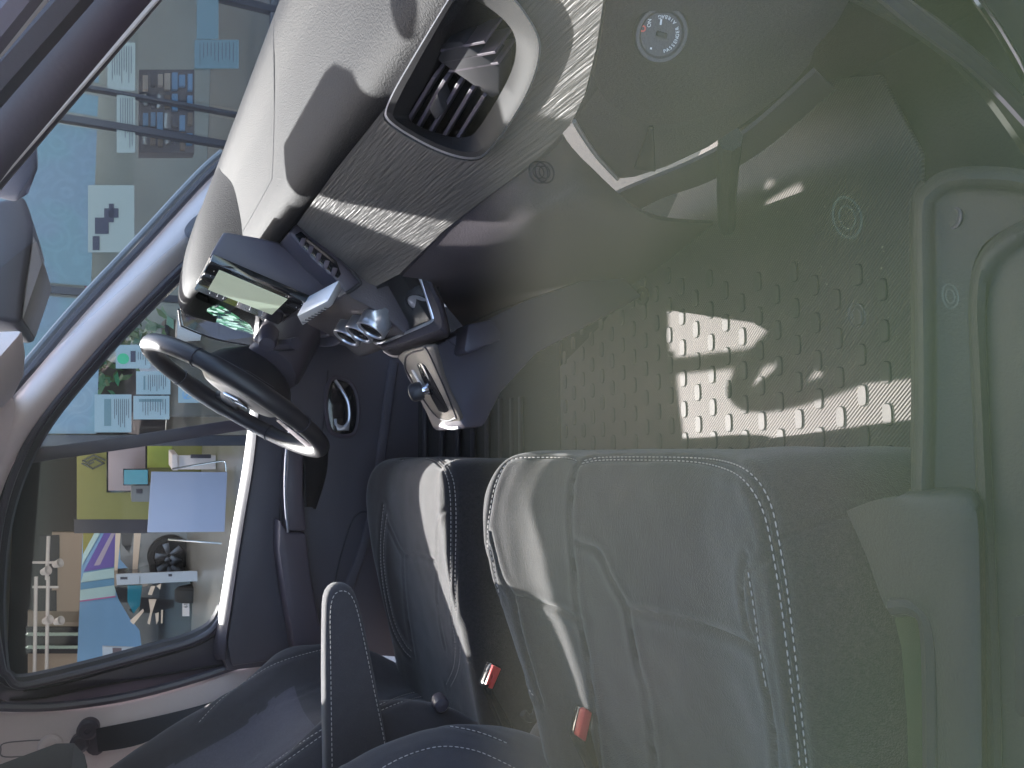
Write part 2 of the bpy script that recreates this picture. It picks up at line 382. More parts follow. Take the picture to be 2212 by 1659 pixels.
tube('trim_edge', [gl(x, y, .008) for x, y in ((1240, 262), (1258, 292), (1290, 338), (1334, 386))], .0022, 'silver', dash, 4)
slab('trim_wedge', [gl(x, y, .008) for x, y in ((1402, 280), (1412, 280), (1416, 372), (1370, 366))], -GLn*.004, 'satin', dash, .001)
net('knee_lip', [[gl(1310, 425, -.03), gl(1372, 398, -.02), gl(1500, 345, -.02), gl(1610, 282, -.02), gl(1760, 150, -.02)], [gl(1320, 445, -.05), gl(1385, 415, -.045), gl(1510, 365, -.04), gl(1625, 300, -.04), gl(1775, 165, -.04)], [gl(1330, 480, -.1), gl(1420, 430, -.1), gl(1530, 390, -.1), gl(1650, 320, -.1), gl(1800, 190, -.1)]], 'armgrey', dash, 4, 6, .004)
tube('bracket', [at(1578, 300, X=.30), at(1572, 380, X=.31), at(1570, 440, X=.315), at(1572, 490, X=.33), at(1600, 520, X=.35)], .012, 'satin', dash, 5)
# airbag switch
kc = gl(1428, 74, .012)
KNn = V((-.55, -.72, .35)).normalized(); kc = gl(1428, 74, .020)
key = lathe('airbag_switch', kc, KNn, [(.0, .001), (.019, .001), (.021, .004), (.024, .004), (.026, 0), (.026, -.004)], 'dash_low', dash, 40)
kup = (V((0, 0, 1))-KNn*KNn.z).normalized(); krt = KNn.cross(kup)*-1
link('key_slot', a_slab(bmesh.new(), [kc+KNn*.001+kup*a*.005+krt*b*.0022 for a, b in ((-1, -1), (1, -1), (1, 1), (-1, 1))], KNn*.004, 0, .0008), 'satin', key)
def kt(s, x, y, sz, ang, mt='ink'):
    c = gl(x, y, .0135); r = (krt*cos(ang)+kup*sin(ang)); return text('lettering', s, c, sz, r, KNn.cross(r), mt, key)
# letters set round the switch
krt2 = V((.6, -.5, .2)); krt2 = (krt2-KNn*krt2.dot(KNn)).normalized()
kup2 = KNn.cross(krt2)
for i, ch in enumerate("PASSENGER AIRBAG"):
    if ch == ' ': continue
    a = radians(200+i*11.6); d = krt2*cos(a)+kup2*sin(a); r = krt2*-sin(a)+kup2*cos(a)
    text('lettering', ch, kc+KNn*.0016+d*.0152, .0045, r, KNn.cross(r), 'ink', key)
text('lettering', 'ON', kc+KNn*.0016+krt2*.009+kup2*.0125, .0046, krt2, kup2, 'ink', key)
link('mark', a_slab(bmesh.new(), [kc+KNn*.0014+krt2*(.0105+a)+kup2*(.002+b) for a, b in ((-.0025, -.0008), (.0025, -.0008), (.0025, .0008), (-.0025, .0008))], KNn*.0006, 0), 'ink', key)
lathe('airbag_symbol', kc+KNn*.001+krt2*.004+kup2*.018, KNn, [(.0016, .0002), (.0016, .0009), (.0029, .0009), (.0029, .0002)], 'redink', key, 20)
link('off_mark', a_slab(bmesh.new(), [kc+KNn*.0014-krt2*(.0125+a)+kup2*(.008+b) for a, b in ((-.0008, -.0008), (.0008, -.0008), (.0008, .0008), (-.0008, .0008))], KNn*.0006, 0), 'ink', key)

key.matrix_world = Matrix.Translation(kc) @ Matrix.Scale(.7, 4) @ Matrix.Translation(-kc)
# instrument cluster
cl = slab('instrument_cluster', AX([(405, 610, .33), (388, 668, .315), (395, 704, .305), (470, 736, .29), (580, 752, .27), (640, 720, .27), (560, 620, .33), (470, 590, .34)]), (.05, 0, -.01), 'black', van, .003)
tube('bezel', AX([(386, 668, .300), (390, 698, .298), (400, 708, .296), (470, 734, .28), (560, 750, .262)]), .0022, 'satin', cl, 4)
lcdm = mat('display_reflection', (.03, .05, .05), .15)
_t = lcdm.node_tree; _b = _t.nodes['Principled BSDF']; _v = _t.nodes.new('ShaderNodeTexVoronoi'); _v.inputs['Scale'].default_value = 75
_c = _t.nodes.new('ShaderNodeValToRGB'); _tc = _t.nodes.new('ShaderNodeTexCoord'); _t.links.new(_tc.outputs['Object'], _v.inputs[0]); _t.links.new(_v.outputs['Color'], _c.inputs[0]); _t.links.new(_c.outputs[0], _b.inputs['Emission Color'])
_c.color_ramp.elements[0].color = (.005, .012, .014, 1); _c.color_ramp.elements[0].position = .35; _e = _c.color_ramp.elements.new(.55); _e.color = (.02, .12, .05, 1); _c.color_ramp.elements[-1].color = (.35, .5, .45, 1); _c.color_ramp.elements[-1].position = .8  # green and pale blotches painted as glow for trees reflected in the display
_b.inputs['Emission Strength'].default_value = .35
slab('display', AX([(432, 678, .285), (471, 660, .285), (505, 682, .275), (541, 706, .262), (549, 722, .26), (508, 713, .266), (469, 697, .275)]), (.004, 0, 0), lcdm, cl, .001)

# touch screen on the dashboard
sy0, sy1 = -.005, .19
So = [(453, 553), (484, 500), (554, 512), (601, 522), (618, 535), (734, 608), (740, 618), (687, 640), (664, 655)]
scr = slab('touchscreen', A(So, Y=sy0), (0, sy1-sy0, 0), 'smooth', van, .004, 0, .25, 3); scr['label'] = 'rectangular touchscreen in a deep dark housing'
fa, fb, fc = at(453, 565, Y=sy0), at(664, 655, Y=sy0), at(420, 625, Y=sy1)
fn = (fb-fa).cross(fc-fa).normalized()
if fn.dot(CAM-fa) < 0: fn = -fn
def fs(x, y, off): return atpl(x, y, fa+fn*off, fn)
slab('glass', [fs(x, y, .004) for x, y in ((453, 565), (664, 655), (601, 702), (419, 626))], -fn*.012, 'screen', scr, .002, 0, .25, 2)
slab('display', [fs(x, y, .0048) for x, y in ((473, 584), (621, 647), (587, 680), (449, 626))], -fn*.002, 'lcd', scr, 0)
sx_ = (fc-fa).normalized()
for x, y in ((453, 633), (469, 640), (482, 645), (513, 658), (539, 669), (566, 681)): link('button_mark', a_box(bmesh.new(), fs(x, y, .0045), (.0012, .0042, .0008), None, 0), 'ink', scr, False)
for x, y in ((640, 664), (646, 668), (652, 658), (455, 596), (462, 586), (618, 640)): link('button_mark', a_box(bmesh.new(), fs(x, y, .0045), (.0008, .0018, .0008), None, 0), 'ink', scr, False)
slab('bezel_seam', A([(452, 552), (660, 640), (662, 643), (453, 556)], Y=sy0-.0012), (0, .002, 0), 'rubber', scr, 0)
# small vent between screen and panel
mv = slab('centre_vent', A([(622, 503), (640, 482), (668, 506), (735, 558), (776, 606), (772, 622), (746, 635), (732, 612), (680, 566)], Y=-.058), (0, .12, 0), 'smooth', van, .004)
slab('recess', A([(637, 507), (650, 499), (674, 521), (728, 564), (737, 592), (730, 601), (690, 566), (652, 530)], Y=-.0595), (0, .004, 0), 'black', mv, .001)
for i in range(5):
    x, y = 652+i*17, 513+i*16
    slab('vane', A([(x, y), (x+10, y+2), (x+6, y+15), (x+1, y+22), (x-5, y+14)], Y=-.0625), (0, .005, 0), 'armgrey', mv, .0008)
tube('bezel', A([(662, 500), (735, 556), (775, 604), (775, 616), (748, 634)], Y=-.062), .0026, 'satin', mv, 5)
# stack with the heater knobs
st = link('centre_stack', a_slab(bmesh.new(), [V((X, -.04, z)) for X, z in ((.33, 1.055), (.245, 1.055), (.215, 1.035), (.196, .99), (.165, .95), (.17, .93), (.40, .90), (.45, 1.05))], (0, .26, 0), 0, .006), 'dash_low', van)
slab('climate_panel', A3([(790, 616, .0), (820, 618, -.05), (864, 592, -.09), (899, 578, -.1), (918, 626, -.1), (934, 681, -.1), (931, 697, -.1), (825, 740, .04), (809, 736, .07), (780, 700, .12), (750, 690, .14)]), (.03, 0, -.015), mat('climate_panel', (.03, .029, .03), .35, bump=.05), st, .002)
tube('trim_edge', A3([(899, 577, -.105), (918, 626, -.105), (933, 676, -.105), (936, 690, -.105), (928, 698, -.10), (880, 719, -.04), (830, 740, .03), (818, 742, .045), (806, 735, .07), (793, 721, .09)]), .0032, 'silver', st, 4)
net('stack_lip', [A3([(905, 577, -.105), (920, 626, -.107), (937, 676, -.107), (939, 692, -.107), (928, 703, -.102), (880, 724, -.042), (830, 745, .028), (812, 744, .06)]), A3([(925, 590, -.115), (940, 626, -.117), (957, 666, -.117), (965, 715, -.115), (950, 725, -.10), (895, 744, -.045), (845, 757, .03), (825, 750, .06)]), AX([(932, 600, .26), (953, 640, .26), (962, 690, .25), (972, 736, .23), (955, 744, .22), (900, 765, .2), (855, 772, .2), (830, 760, .22)])], 'dash_low', st, 5, 5, .004)
KN = V((-.86, -.05, .50)).normalized()
for x, y, Y in ((822, 678, -.02), (795, 688, .035), (768, 697, .09)):
    c = at(x, y, Y=Y)
    k = lathe('climate_knob', c+KN*.016, KN, [(.019, -.022), (.0205, -.020), (.021, -.010), (.0225, -.008), (.0225, .013), (.0215, .0145), (.018, .0145), (.017, .012)], 'silver', st, 40)
    lathe('knob_face', c+KN*.016, KN, [(0, .0115), (.0168, .0122), (.0170, .009)], 'black', k, 32)
c = at(905, 652, Y=-.085)
k = lathe('start_button', c, V((-.8, -.35, .4)), [(.021, -.012), (.021, .0), (.0185, .004), (.017, .004), (.016, .002)], 'satin', st, 36)
lathe('button_face', c, V((-.8, -.35, .4)), [(0, .005), (.010, .0045), (.0155, .0025), (.016, 0)], 'silver', k, 36)
slab('switch_bar', AX([(640, 684, .188), (708, 650, .192), (715, 664, .19), (652, 706, .186)]), (.03, 0, -.015), 'white_sw', st, .004)
bm = bmesh.new()
for i in range(1, 9):
    f = i/9; a_box(bm, at(650+f*62, 700-f*38, X=.187), (.0012, .0012, .006), None, 0)
link('switch_gap', bm, 'satin', st, False)
slab('switch_housing', A3([(646, 676, .12), (676, 648, .06), (738, 620, -.04), (744, 640, -.04), (716, 664, .0), (660, 700, .11)]), (.04, 0, -.015), 'smooth', st, .003)

# lower driver side of the dash, round vents, column
dd = slab('driver_dash_panel', AX([(560, 700, .27), (640, 690, .26), (720, 690, .25), (775, 735, .24), (740, 800, .26), (700, 900, .30), (640, 900, .32), (560, 800, .30)]), (.08, 0, 0), 'smooth', van, .004, 1)
RN = V((-.95, -.25, .2)).normalized()
for x, y, X in ((692, 718, .248), (607, 728, .262)):
    c = at(x, y, X=X)
    k = lathe('round_vent', c, RN, [(.050, -.02), (.050, .006), (.047, .010), (.043, .010), (.041, .004), (.038, -.016)], 'smooth', dd, 40)
    lathe('vent_dial', c, RN, [(.037, -.012), (.026, -.004), (.024, .0), (.020, .0), (.018, -.003), (.012, -.002), (.011, .001), (0, .002)], 'smooth', k, 36)
sb = slab('switch_block', AX([(612, 778, .245), (645, 765, .245), (690, 792, .245), (668, 830, .245), (640, 822, .245)]), (.03, 0, 0), 'black', dd, .003)
for x, y in ((632, 788), (652, 806)): slab('rocker_switch', AX([(x-12, y-10, .243), (x+6, y-14, .243), (x+14, y+10, .243), (x-4, y+16, .243)]), (.012, 0, 0), 'satin', sb, .002)
colm = slab('steering_column', A3([(545, 735, .32), (600, 760, .30), (640, 800, .30), (640, 850, .36), (560, 850, .42), (510, 800, .40)]), (.10, .06, -.06), 'smooth', van, .012, 1)
sw_ = tube('stalk', A3([(560, 735, .34), (600, 745, .28), (640, 742, .22)]), .011, 'smooth', van, 4)
lathe('stalk_end', at(578, 738, Y=.24), V((-.6, -.7, .2)), [(0, .012), (.013, .010), (.016, 0), (.016, -.03)], 'smooth', sw_, 24)
# ---------------------------------------------------------------- steering wheel
wc = at(512, 862, Y=.38); WN = V((-.848, -.03, .53)).normalized(); wa = V((0, 1, 0)); wa = (wa-WN*wa.dot(WN)).normalized(); wb = wa.cross(WN)
if wb.z < 0: wb = -wb
def wp(a, r, h=0): return wc+wa*(cos(a)*r)+wb*(sin(a)*r)+WN*h
RW = .172
ring = [wp(2*pi*k/72, RW) for k in range(72)]
rad = [.0150+.0018*(1 if abs(((k*5) % 360)-0) < 30 or abs((k*5)-180) < 30 else 0) for k in range(72)]
whl = link('steering_wheel', a_tube(bmesh.new(), ring, rad, 16, True), 'leather', van)
whl['label'] = 'dark leather steering wheel seen nearly edge on'
for a in (35, 145, 215, 325):
    bm = bmesh.new(); c = wp(radians(a), RW); t = (wp(radians(a+1), RW)-c).normalized()
    a_lathe(bm, c, t, [(.0152, -.0015), (.0166, -.001), (.0166, .001), (.0152, .0015)], 20); link('seam', bm, 'rubber', whl)
hub = link('airbag_cover', a_lathe(bmesh.new(), wc-WN*.03, WN, [(.04, -.06), (.072, -.03), (.088, -.005), (.086, .012), (.070, .024), (.03, .030), (0, .031)], 36), 'leather', whl)
for a, mt in ((0, 'leather'), (180, 'leather'), (270, 'leather')):
    a = radians(a); t = V(wa*-sin(a)+wb*cos(a)); bm = bmesh.new()
    p = [wp(a, .055, -.016)-t*.034, wp(a, .13, -.008)-t*.020, wp(a, RW-.006, -.004)-t*.028, wp(a, RW-.006, -.004)+t*.028, wp(a, .13, -.008)+t*.020, wp(a, .055, -.016)+t*.034]
    link('spoke', a_slab(bm, p, -WN*.018, 0, .004), mt, whl)
for a0 in (180, 270):
    a = radians(a0); t = V(wa*-sin(a)+wb*cos(a))
    link('spoke_insert', a_slab(bmesh.new(), [wp(a, .08, -.010)-t*.012, wp(a, RW-.014, 0)-t*.024, wp(a, RW-.014, 0)+t*.024, wp(a, .08, -.010)+t*.012], WN*.004, 0, .0015), 'armgrey', whl)
em = [wc+WN*.001+wa*p*.019+wb*q*.026 for p, q in ((0, 1), (1, 0), (0, -1), (-1, 0))]
emi = [wc+WN*.001+wa*p*.011+wb*q*.016 for p, q in ((0, 1), (1, 0), (0, -1), (-1, 0))]
bm = bmesh.new()
for i in range(4): a_slab(bm, [em[i], em[(i+1) % 4], emi[(i+1) % 4], emi[i]], WN*.004, 0, .0008)
link('badge', bm, 'chrome', whl, False)

# ---------------------------------------------------------------- gear console
GPp, GPn = V((.145, 0, .952)), V((-.64, 0, .768))
def gp(x, y, off=0): return atpl(x, y, GPp+GPn*off, GPn)
gc = slab('gear_console', A([(934, 750), (958, 834), (984, 886), (997, 916), (1004, 926), (1046, 922), (1085, 846), (1160, 764), (1390, 640), (1330, 580), (1130, 650), (1000, 715), (955, 738)], Y=-.052), (0, .12, 0), 'smooth', van, .006)
gc['label'] = 'floor mounted gear console with taupe top'
go = [(852, 766), (932, 744), (940, 762), (959, 834), (985, 886), (996, 912), (990, 920), (970, 923), (947, 912), (911, 857), (872, 790)]
gt = slab('console_top', [gp(x, y, .004) for x, y in go], -GPn*.008, 'taupe', gc, .003, 1)
gf = [(876, 772), (909, 757), (927, 764), (981, 890), (980, 904), (963, 909), (935, 891), (883, 813)]
tube('groove', [gp(x, y, .0042) for x, y in gf], .0014, 'rubber', gc, 5, True)
slab('lever_slot', [gp(x, y, .0052) for x, y in ((897, 788), (909, 784), (922, 796), (968, 884), (967, 890), (957, 893), (944, 886))], -GPn*.003, 'black', gc, .001, 1)
slab('gate_mark', [gp(x, y, .0052) for x, y in ((888, 800), (892, 800), (912, 834), (907, 834))], -GPn*.002, 'ink', gc, 0)
lb = gp(928, 838, .0); lt = at(884, 851, Y=lb.y+.012)
lv = link('gear_lever', a_tube(bmesh.new(), [lb+(lt-lb)*t for t in (.05, .3, .42)], [.011, .008, .009], 14, False, 0), 'chrome', gc)
link('lever_knob', a_tube(bmesh.new(), [lb+(lt-lb)*t for t in (.30, .36, .6, .85, .97, 1.02)], [.006, .0125, .0145, .0135, .0105, .004], 18, False, 0, .75, (0, 1, 0)), 'leather', gc)
tube('trim_edge', [gp(x, y, .004) for x, y in ((952, 918), (975, 925), (992, 922))], .003, 'silver', gc, 4)
bn = slab('storage_flap', A([(1012, 700), (1062, 690), (1084, 718), (1082, 734), (1010, 764), (1003, 756)], Y=-.09), (0, .05, 0), 'smooth', gc, .005)
tube('seam', A([(962, 732), (985, 748), (1004, 760)], Y=-.0535), .0012, 'rubber', gc, 3)

# ---------------------------------------------------------------- driver's door
dy = .69
box('roof_side_rail', (-.38, .745, 1.573), (1.0, .03, .114), 'white', van)
dd_ = slab('driver_door', A([(548, 900), (548, 930), (512, 1150), (474, 1385), (490, 1450), (580, 1440), (720, 1410), (860, 1420), (930, 1200), (960, 900), (900, 760), (760, 660), (560, 660)], Y=dy), (0, .06, 0), 'doorplast', van, .006)
dd_['label'] = 'dark driver door panel below an open looking side window'
net('door_sill', [A([(541, 890), (526, 1010), (502, 1150), (478, 1300), (463, 1400), (470, 1425)], Y=dy+.03), A([(547, 890), (533, 1010), (509, 1150), (486, 1300), (472, 1395), (478, 1425)], Y=dy+.004), A([(560, 890), (547, 1010), (524, 1150), (502, 1300), (489, 1385), (488, 1425)], Y=dy-.016)], mat('sill_strip', (.045, .040, .054), .5), dd_, 4, 6, .004)
slab('upper_panel', A([(556, 930), (640, 930), (606, 1100), (600, 1250), (640, 1420), (500, 1440), (490, 1390), (520, 1180)], Y=dy-.010), (0, .02, 0), 'doorplast', dd_, .006)
ar = slab('armrest', A([(624, 930), (656, 930), (655, 1060), (662, 1148), (640, 1148), (622, 1148), (618, 1060)], Y=dy-.075), (0, .07, 0), 'armgrey', dd_, .006)
tube('trim_strip', A([(626, 925), (618, 985), (616, 1070), (622, 1150)], Y=dy-.078), .0028, 'silver', ar, 4)
slab('armrest_pad', A([(604, 1120), (622, 1150), (662, 1151), (672, 1240), (690, 1340), (712, 1420), (640, 1420), (618, 1300), (602, 1190)], Y=dy-.080), (0, .075, 0), 'armgrey', dd_, .010)
net('grab_recess', [A([(656, 950), (658, 1010), (660, 1095)], Y=dy-.07), A([(684, 950), (692, 1020), (672, 1095)], Y=dy-.035), A([(708, 950), (704, 1020), (680, 1100)], Y=dy-.004)], 'satin', dd_, 5, 5, .004)
hp = [(722, 816), (752, 823), (768, 845), (775, 885), (770, 925), (758, 940), (728, 940), (712, 925), (704, 880), (708, 835)]
hr = slab('handle_recess', A(hp, Y=dy-.008), (0, .02, 0), 'black', dd_, .003, 1)
tube('recess_rim', A(hp, Y=dy-.009), .0048, 'armgrey', hr, 5, True)
tube('handle', [at(724, 822, Y=dy-.016), at(738, 842, Y=dy-.022), at(752, 870, Y=dy-.026), at(754, 905, Y=dy-.024), at(744, 922, Y=dy-.016), at(727, 918, Y=dy-.014), at(724, 905, Y=dy-.012)], [.004]*5+[.004]*26+[.004]*6, 'silver', hr, 6)
slab('handle_end', A([(724, 912), (730, 930), (754, 930), (757, 905), (748, 920), (735, 922)], Y=dy-.02), (0, .006, 0), 'silver', hr, .001)
tube('pocket_rail', A([(852, 780), (843, 830), (834, 900), (825, 970), (816, 1040), (806, 1105), (785, 1180), (760, 1250), (738, 1320)], Y=dy-.012), .012, 'doorplast', dd_, 4, flat=.5, up=(0, 1, 0))
tube('pocket_seam', A([(792, 1106), (776, 1108), (760, 1126), (742, 1180), (726, 1245), (716, 1320)], Y=dy-.003), .0022, 'rubber', dd_, 4)
tube('panel_seam', A([(708, 800), (704, 860), (696, 930), (690, 960)], Y=dy-.002), .0016, 'rubber', dd_, 4)
# window frame
WF = [(412, 570), (312, 668), (221, 764), (105, 905), (45, 1015), (8, 1140), (-6, 1300), (2, 1440), (16, 1464), (40, 1472), (100, 1462), (206, 1436), (330, 1402), (412, 1378), (460, 1350), (484, 1310)]
wfr = tube('window_frame', A(WF, Y=.735), .014, 'rubber', dd_, 5); wfr['label'] = 'black rubber window frame of the driver door'
tube('inner_seal', A([(x-9*(1 if i < 7 else 0), y+(9 if i > 8 else -5)) for i, (x, y) in enumerate(WF)], Y=.722), .0075, 'seal', wfr, 5)
slab('frame_plate', A([(20, 1470), (110, 1470), (206, 1442), (330, 1408), (412, 1384), (468, 1350), (486, 1390), (486, 1450), (330, 1484), (150, 1516), (40, 1524), (-30, 1500), (-30, 1460)], Y=.752), (0, .02, 0), 'seal', dd_, .002)
tube('bright_edge', A([(50, 1492), (130, 1478), (240, 1448), (350, 1418), (430, 1392), (474, 1366)], Y=.748), .0022, 'satin', dd_, 4)
tube('bright_edge', A([(20, 1512), (90, 1508), (200, 1484), (330, 1462), (420, 1446), (482, 1436)], Y=.748), .0026, 'satin', dd_, 4)
qb = slab('window_bar', A([(40, 960), (60, 955), (86, 968), (300, 938), (560, 898), (570, 922), (300, 966), (70, 1000), (40, 1000)], Y=.758), (0, .02, 0), mat('window_bar_paint', (.055, .048, .06), .45), dd_, .002)
gd, t_, mx_, o_ = glassy('door_glass', (.9, .93, .93), refl=.25)
slab('quarter_glass', A([(560, 560), (400, 575), (221, 764), (105, 905), (60, 975), (300, 950), (560, 910)], Y=.768), (0, .004, 0), gd, dd_, 0)
slab('window_glass', A([(60, 985), (30, 1040), (0, 1140), (-15, 1300), (-8, 1450), (40, 1475), (206, 1440), (412, 1382), (486, 1320), (566, 905), (300, 955)], Y=.772), (0, .004, 0), gd, dd_, 0)

# b pillar, belt
bp = slab('pillar_trim', A([(-80, 1534), (40, 1540), (130, 1537), (240, 1524), (330, 1505), (430, 1478), (510, 1450), (600, 1425), (680, 1500), (640, 1760), (-80, 1760)], Y=.735), (0, .05, 0), 'white', van, .008)
bp['label'] = 'pale grey centre pillar trim with the belt anchor'
tube('door_seal', A([(-80, 1522), (40, 1528), (130, 1525), (240, 1511), (330, 1492), (430, 1464), (510, 1438), (600, 1412), (700, 1395)], Y=.728), .009, 'seal', van, 4)
tube('slot', A([(118, 1598), (60, 1600), (8, 1606), (2, 1620), (6, 1634), (50, 1634), (118, 1628)], Y=.732), .0012, mat('shadow_gap', (.2, .19, .2), .7), bp, 4)
lathe('adjuster_knob', at(108, 1612, Y=.73), (0, -1, .05), [(.022, -.004), (.022, .004), (.018, .009), (.010, .010), (.009, .006), (0, .006)], 'white', bp, 32)
dr = lathe('belt_anchor', at(190, 1576, Y=.715), (0, -1, .1), [(.020, -.015), (.020, .004), (.015, .010), (.006, .011), (.005, .008), (0, .008)], 'smooth', van, 28)
lathe('anchor_bolt', at(172, 1606, Y=.715), (0, -1, .1), [(.018, -.015), (.018, .004), (.012, .009), (.005, .008), (0, .006)], 'smooth', dr, 28)
slab('anchor_loop', A([(180, 1560), (206, 1566), (226, 1590), (226, 1625), (205, 1636), (186, 1626), (178, 1600)], Y=.712), (0, .012, 0), 'smooth', dr, .004, 1)
bl = net('seat_belt', [[at(208, 1574, Y=.70), at(340, 1547, Y=.66), at(450, 1519, Y=.62), at(560, 1480, Y=.57)], [at(210, 1600, Y=.70), at(325, 1577, Y=.655), at(440, 1535, Y=.615), at(550, 1500, Y=.565)], [at(213, 1624, Y=.70), at(305, 1607, Y=.655), at(424, 1552, Y=.615), at(540, 1520, Y=.565)]], 'belt', van, 3, 6, .002)

# rear mirror and header
mr = slab('rear_mirror', A([(-60, 480), (0, 432), (50, 420), (62, 450), (72, 487), (66, 540), (53, 617), (46, 690), (38, 700), (0, 692), (-60, 686)], Y=.02), (0, .20, 0), mat('mirror_shell', (.034, .025, .031), .5), van, .012, 0, .25, 3)
slab('mirror_glass', A([(50, 690), (92, 568), (80, 524), (70, 505), (64, 560), (54, 620), (47, 680)], Y=.03), (0, .18, 0), mat('mirror_bezel', (.17, .15, .15), .35), mr, .003)
slab('header_trim', AX([(-120, 720), (54, 712), (60, 760), (56, 805), (34, 848), (-120, 930)], X=.12) if False else AX([(-120, 720, .12), (54, 712, .12), (60, 760, .12), (56, 805, .12), (34, 848, .12), (-120, 930, .12)]), (-.03, .0, .02), 'white', van, .006)
slab('mirror_base', AX([(-20, 300, .30), (82, 300, .30), (86, 370, .28), (62, 425, .26), (40, 440, .26), (-20, 430, .26)]), (.04, .0, .01), 'seal', van, .006)

# floor at the driver's side
fl = net('driver_footwell', [[V((X, Y, z)) for X in (-.35, -.1, .1, .35)] for Y, z in ((.26, .52), (.42, .535), (.55, .57), (.66, .63), (.72, .70))], 'carpet', van, 5, 4, .006)
for i in range(9):
    Y = .40+i*.038; z = .533+max(0, (Y-.42))**1.55*1.05
    tube('floor_rib', [V((-.34, Y, z+.004)), V((.0, Y, z+.004)), V((.12, Y, z+.004))], .009, 'rubber', fl, 0, flat=.8)

# ---------------------------------------------------------------- passenger door near the camera
pd = slab('passenger_door', [V((X, -.925, z)) for X, z in ((-.95, .42), (.62, .42), (.66, .98), (.60, 1.0), (-.95, 1.0))], (0, -.05, 0), 'smooth', van, .01)
pd['label'] = 'grey trimmed passenger door nearest the viewer'
def AZ(l, z): return [at(x, y, Z=z) for x, y in l]
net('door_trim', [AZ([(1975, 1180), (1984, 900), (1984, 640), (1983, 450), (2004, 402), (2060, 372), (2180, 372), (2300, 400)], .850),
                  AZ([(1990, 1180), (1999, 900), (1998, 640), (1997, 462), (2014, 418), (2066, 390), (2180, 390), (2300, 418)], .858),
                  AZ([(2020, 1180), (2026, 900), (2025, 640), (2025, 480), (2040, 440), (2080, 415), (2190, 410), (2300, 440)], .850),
                  AZ([(2118, 1180), (2106, 900), (2098, 700), (2100, 610), (2118, 548), (2150, 512), (2220, 474), (2300, 460)], .845)], 'neardoor_shaded', pd, 4, 8, .006)
net('door_trim', [AZ([(1960, 1180), (1972, 900), (1972, 640), (1972, 440), (1995, 390)], .60), AZ([(1975, 1180), (1984, 900), (1984, 640), (1983, 450), (2004, 402)], .850)], 'neardoor_shaded', pd, 2, 6, .004)
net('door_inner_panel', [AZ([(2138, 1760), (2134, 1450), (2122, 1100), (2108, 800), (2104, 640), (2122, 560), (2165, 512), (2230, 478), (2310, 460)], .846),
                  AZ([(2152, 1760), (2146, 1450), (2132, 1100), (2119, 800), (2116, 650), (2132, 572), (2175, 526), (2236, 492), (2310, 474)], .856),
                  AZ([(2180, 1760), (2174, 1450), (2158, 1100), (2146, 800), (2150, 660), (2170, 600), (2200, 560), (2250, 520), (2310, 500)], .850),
                  AZ([(2380, 1760), (2370, 1450), (2360, 1100), (2350, 800), (2350, 660), (2350, 620), (2350, 600), (2350, 560), (2360, 540)], .860)], 'neardoor_shaded', pd, 4, 8, .006)
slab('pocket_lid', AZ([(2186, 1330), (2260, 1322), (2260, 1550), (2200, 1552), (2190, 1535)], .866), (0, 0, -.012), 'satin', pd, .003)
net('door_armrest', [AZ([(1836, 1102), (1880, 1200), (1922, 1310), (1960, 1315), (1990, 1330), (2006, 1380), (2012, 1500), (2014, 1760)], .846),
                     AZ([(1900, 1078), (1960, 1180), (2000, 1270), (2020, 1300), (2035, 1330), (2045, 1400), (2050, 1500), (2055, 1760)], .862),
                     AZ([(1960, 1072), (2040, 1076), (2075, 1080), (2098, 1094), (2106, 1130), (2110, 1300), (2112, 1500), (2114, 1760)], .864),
                     AZ([(1965, 1066), (2048, 1068), (2085, 1074), (2108, 1088), (2114, 1130), (2118, 1300), (2120, 1500), (2122, 1760)], .84)], 'neardoor_shaded', pd, 5, 7, .006)
tube('grab_edge', AZ([(1930, 1312), (1966, 1310), (1998, 1326), (2011, 1370), (2016, 1480), (2018, 1760)], .856), .0065, 'satin', pd, 5)
slab('pocket_lining', AZ([(1925, 1312), (1946, 1400), (1958, 1550), (1962, 1760), (2012, 1760), (2010, 1480), (2004, 1370), (1984, 1318)], .840), (0, 0, -.006), mat('pocket_lining', (.022, .036, .010), .9), pd, .001)
lathe('trim_screw', at(2045, 470, Z=.855), (0, .2, 1), [(.0075, -.006), (.0075, -.0045), (.006, -.004), (.004, -.005), (0, -.005)], 'smooth', pd, 20)
tube('door_seal', [at(1860, -60, Y=-.79), at(1980, 40, Y=-.79), at(2085, 118, Y=-.79), at(2160, 185, Y=-.79), at(2230, 262, Y=-.79)], .006, 'seal', van, 5)
tube('sill_trim', [at(1780, -60, Y=-.78), at(1905, 2, Y=-.78), at(2030, 80, Y=-.78), at(2130, 175, Y=-.78), at(2215, 290, Y=-.78), at(2300, 420, Y=-.78)], .008, 'neardoor_shaded', van, 5)
tube('bright_trim', [at(2070, -70, Y=-.80), at(2106, -8, Y=-.80), at(2150, 55, Y=-.80), at(2190, 122, Y=-.80), at(2230, 196, Y=-.80), at(2300, 330, Y=-.80)], .0028, 'chrome', pd, 5)
slab('door_front_panel', A([(2080, -80), (2112, -8), (2160, 60), (2200, 128), (2236, 200), (2310, 340), (2400, 340), (2400, -80)], Y=-.802), (0, -.03, 0), 'smooth', pd, .004)

